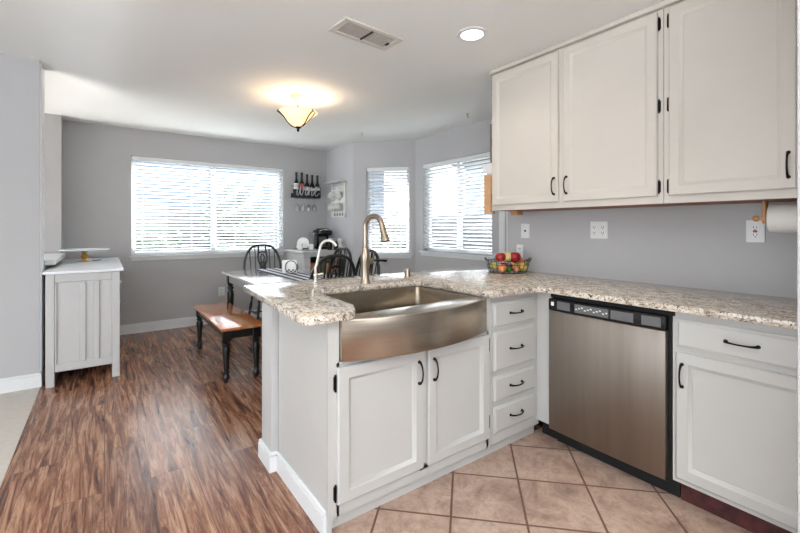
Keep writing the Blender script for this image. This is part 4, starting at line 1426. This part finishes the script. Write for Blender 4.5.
# ------------------------------------------------------------------ mug rack on the bay side wall (X = 2.78)
FM = Fr((2.78, 0, 0), (0, 1, 0), (-1, 0, 0))
t = thing('mug_rack', 'white wooden wall rack with mugs beside the corner', 'mug rack', (2.76, 5.36, 1.40))
a, b, zb_, zt_ = 5.14, 5.58, 1.41, 1.905
m = MB()
m.box(a, a + 0.05, zb_, zt_, 0.001, 0.022, 0.003, F=FM).box(b - 0.05, b, zb_, zt_, 0.001, 0.022, 0.003, F=FM)
for z in (zb_, zb_ + 0.20, zt_ - 0.13):
    m.box(a + 0.05, b - 0.05, z, z + 0.085, 0.001, 0.018, 0.003, F=FM)
m.build('frame', simple('chalky_white', (214, 211, 205), 0.7, var=0.06, vs=30), t)
MB().box(a - 0.02, b + 0.03, zt_, zt_ + 0.022, 0.001, 0.13, 0.004, F=FM).build('shelf', M['side'], t)
m = MB()
for z in (zb_ + 0.235, zt_ - 0.09):
    for y in (5.27, 5.45):
        m.tube([FM(y, z + 0.03, 0.018), FM(y, z + 0.01, 0.035), FM(y, z + 0.005, 0.05), FM(y, z + 0.022, 0.058)], 0.003, 6)
m.build('hooks', M['black'], t)
m = MB()
for z in (zb_ + 0.04,):
    for y in (5.22, 5.30, 5.38, 5.46):
        m.box(y - 0.02, y + 0.02, z - 0.02, z + 0.02, 0.018, 0.021, F=FM)
m.build('tiles', M['greyplast'], t)
pos = [(5.27, zb_ + 0.14, 'lower row, nearer the bay window'), (5.45, zb_ + 0.14, 'lower row, nearer the corner'), (5.27, zt_ - 0.185, 'upper row, nearer the bay window'), (5.45, zt_ - 0.185, 'upper row, nearer the corner')]
for y, z, lab in pos:
    c = FM(y, z, 0.065)
    root = thing('mug', 'white mug hanging from the wall rack, ' + lab, 'mug', (c.x, c.y, c.z - 0.04), 'mugs on the wall rack')
    Mx = Matrix.Rotation(math.radians(200), 4, 'Z') @ Matrix.Rotation(math.radians(70), 4, 'Y')
    pf = [(0.030, -0.045), (0.044, -0.04), (0.050, -0.01), (0.050, 0.045), (0.047, 0.045), (0.045, -0.01), (0.03, -0.036), (0.002, -0.037)]
    MB().lathe(c, pf, 18, Mx, cap=False).build('cup', M['porcelain'], root)
    H_ = [c + (Mx @ Vector((-(0.046 + 0.03 * math.sin(PI * i / 8)), 0, -0.028 + 0.055 * i / 8))) for i in range(9)]
    MB().tube(H_, 0.005, 6).build('handle', M['porcelain'], root)

# ------------------------------------------------------------------ outdoors, seen through the blinds
struct(MB().box(-8, 18, 5.95, 20, -0.4, -0.2).box(3.7, 18, -6, 5.95, -0.4, -0.2).build('ground', M['lawn']), 'dark lawn outside the windows')


def fence(name, O, u, L, label):
    w = Vector((u[1], -u[0], 0))
    F = Fr(O, u, tuple(w))
    t = thing('garden_fence', label, 'fence', O)
    m = MB()
    n = int(L / 0.15)
    for i in range(n):
        m.box(i * 0.15 + 0.004, i * 0.15 + 0.146, 0, 1.75, 0, 0.02, F=F)
    m.build('boards', M['fence'], t)
    k = 0.0
    while k < L:
        MB().box(k, k + 0.09, 0, 1.8, 0.02, 0.11, F=F).build('post', M['fence'], t)
        k += 2.4
    MB().box(0, L, 0.3, 0.39, 0.02, 0.06, F=F).box(0, L, 1.4, 1.49, 0.02, 0.06, F=F).build('rails', M['fence'], t)
    return t


fence('f', (-3.0, 8.6, -0.2), (1, 0, 0), 9.6, 'grey board fence outside the far window')
fence('f', (6.75, 8.4, -0.2), (0, -1, 0), 8.2, 'grey board fence outside the bay window')


def shrub(x, y, r, h, label):
    t = thing('shrub', label, 'shrub', (x, y, -0.2), 'shrubs outside the windows')
    MB().tube([(x, y, -0.2), (x + 0.02, y, h * 0.4), (x, y, h * 0.7)], [0.05, 0.04, 0.02], 8).build('trunk', M['dark_wood'], t)
    m = MB()
    rnd = random.Random(int(x * 100))
    for i in range(420):
        a = rnd.uniform(0, 2 * PI); z = rnd.uniform(-1, 1); q_ = math.sqrt(1 - z * z); k = rnd.uniform(0.6, 1)
        p = Vector((x + r * q_ * math.cos(a) * k, y + r * q_ * math.sin(a) * k, h * 0.62 + h * 0.4 * z * k))
        d1 = Vector((rnd.uniform(-1, 1), rnd.uniform(-1, 1), rnd.uniform(-1, 1))).normalized() * 0.09
        d2_ = Vector((rnd.uniform(-1, 1), rnd.uniform(-1, 1), rnd.uniform(-1, 1))).normalized() * 0.05
        vs = [m.bm.verts.new(p + e_) for e_ in (-d1, d2_, d1, -d2_)]
        m.bm.faces.new(vs)
    m.build('foliage', M['leaf'], t)


shrub(1.9, 7.9, 0.55, 2.1, 'leafy shrub seen through the right half of the far window')
shrub(0.7, 8.0, 0.5, 1.3, 'low shrub seen through the left half of the far window')
shrub(4.6, 6.3, 0.6, 1.6, 'leafy shrub outside the narrow bay window')


def house(x0, x1, y0, y1, h, label, ridge):
    t = thing('neighbour_house', label, 'house', ((x0 + x1) / 2, (y0 + y1) / 2, -0.2), 'houses beyond the fences')
    MB().box(x0, x1, y0, y1, -0.2, h).build('walls', M['house'], t)
    m = MB()
    e = 0.4
    if ridge == 'x':
        ym = (y0 + y1) / 2
        P_ = [(x0 - e, y0 - e, h), (x1 + e, y0 - e, h), (x1 + e, y1 + e, h), (x0 - e, y1 + e, h), (x0 + 1, ym, h + 1.6), (x1 - 1, ym, h + 1.6)]
        f_ = [(0, 1, 5, 4), (1, 2, 5), (2, 3, 4, 5), (3, 0, 4), (3, 2, 1, 0)]
    else:
        xm = (x0 + x1) / 2
        P_ = [(x0 - e, y0 - e, h), (x1 + e, y0 - e, h), (x1 + e, y1 + e, h), (x0 - e, y1 + e, h), (xm, y0 + 1, h + 1.6), (xm, y1 - 1, h + 1.6)]
        f_ = [(0, 1, 4), (1, 2, 5, 4), (2, 3, 5), (3, 0, 4, 5), (3, 2, 1, 0)]
    V_ = [m.bm.verts.new(p) for p in P_]
    for q_ in f_:
        m.bm.faces.new([V_[i] for i in q_])
    m.build('roof', M['roof'], t)


house(-4.5, 8.0, 12.0, 16.0, 3.4, 'blue grey house beyond the fence outside the far window', 'x')
house(10.0, 14.0, -2.0, 10.0, 3.4, 'blue grey house beyond the fence outside the bay window', 'y')
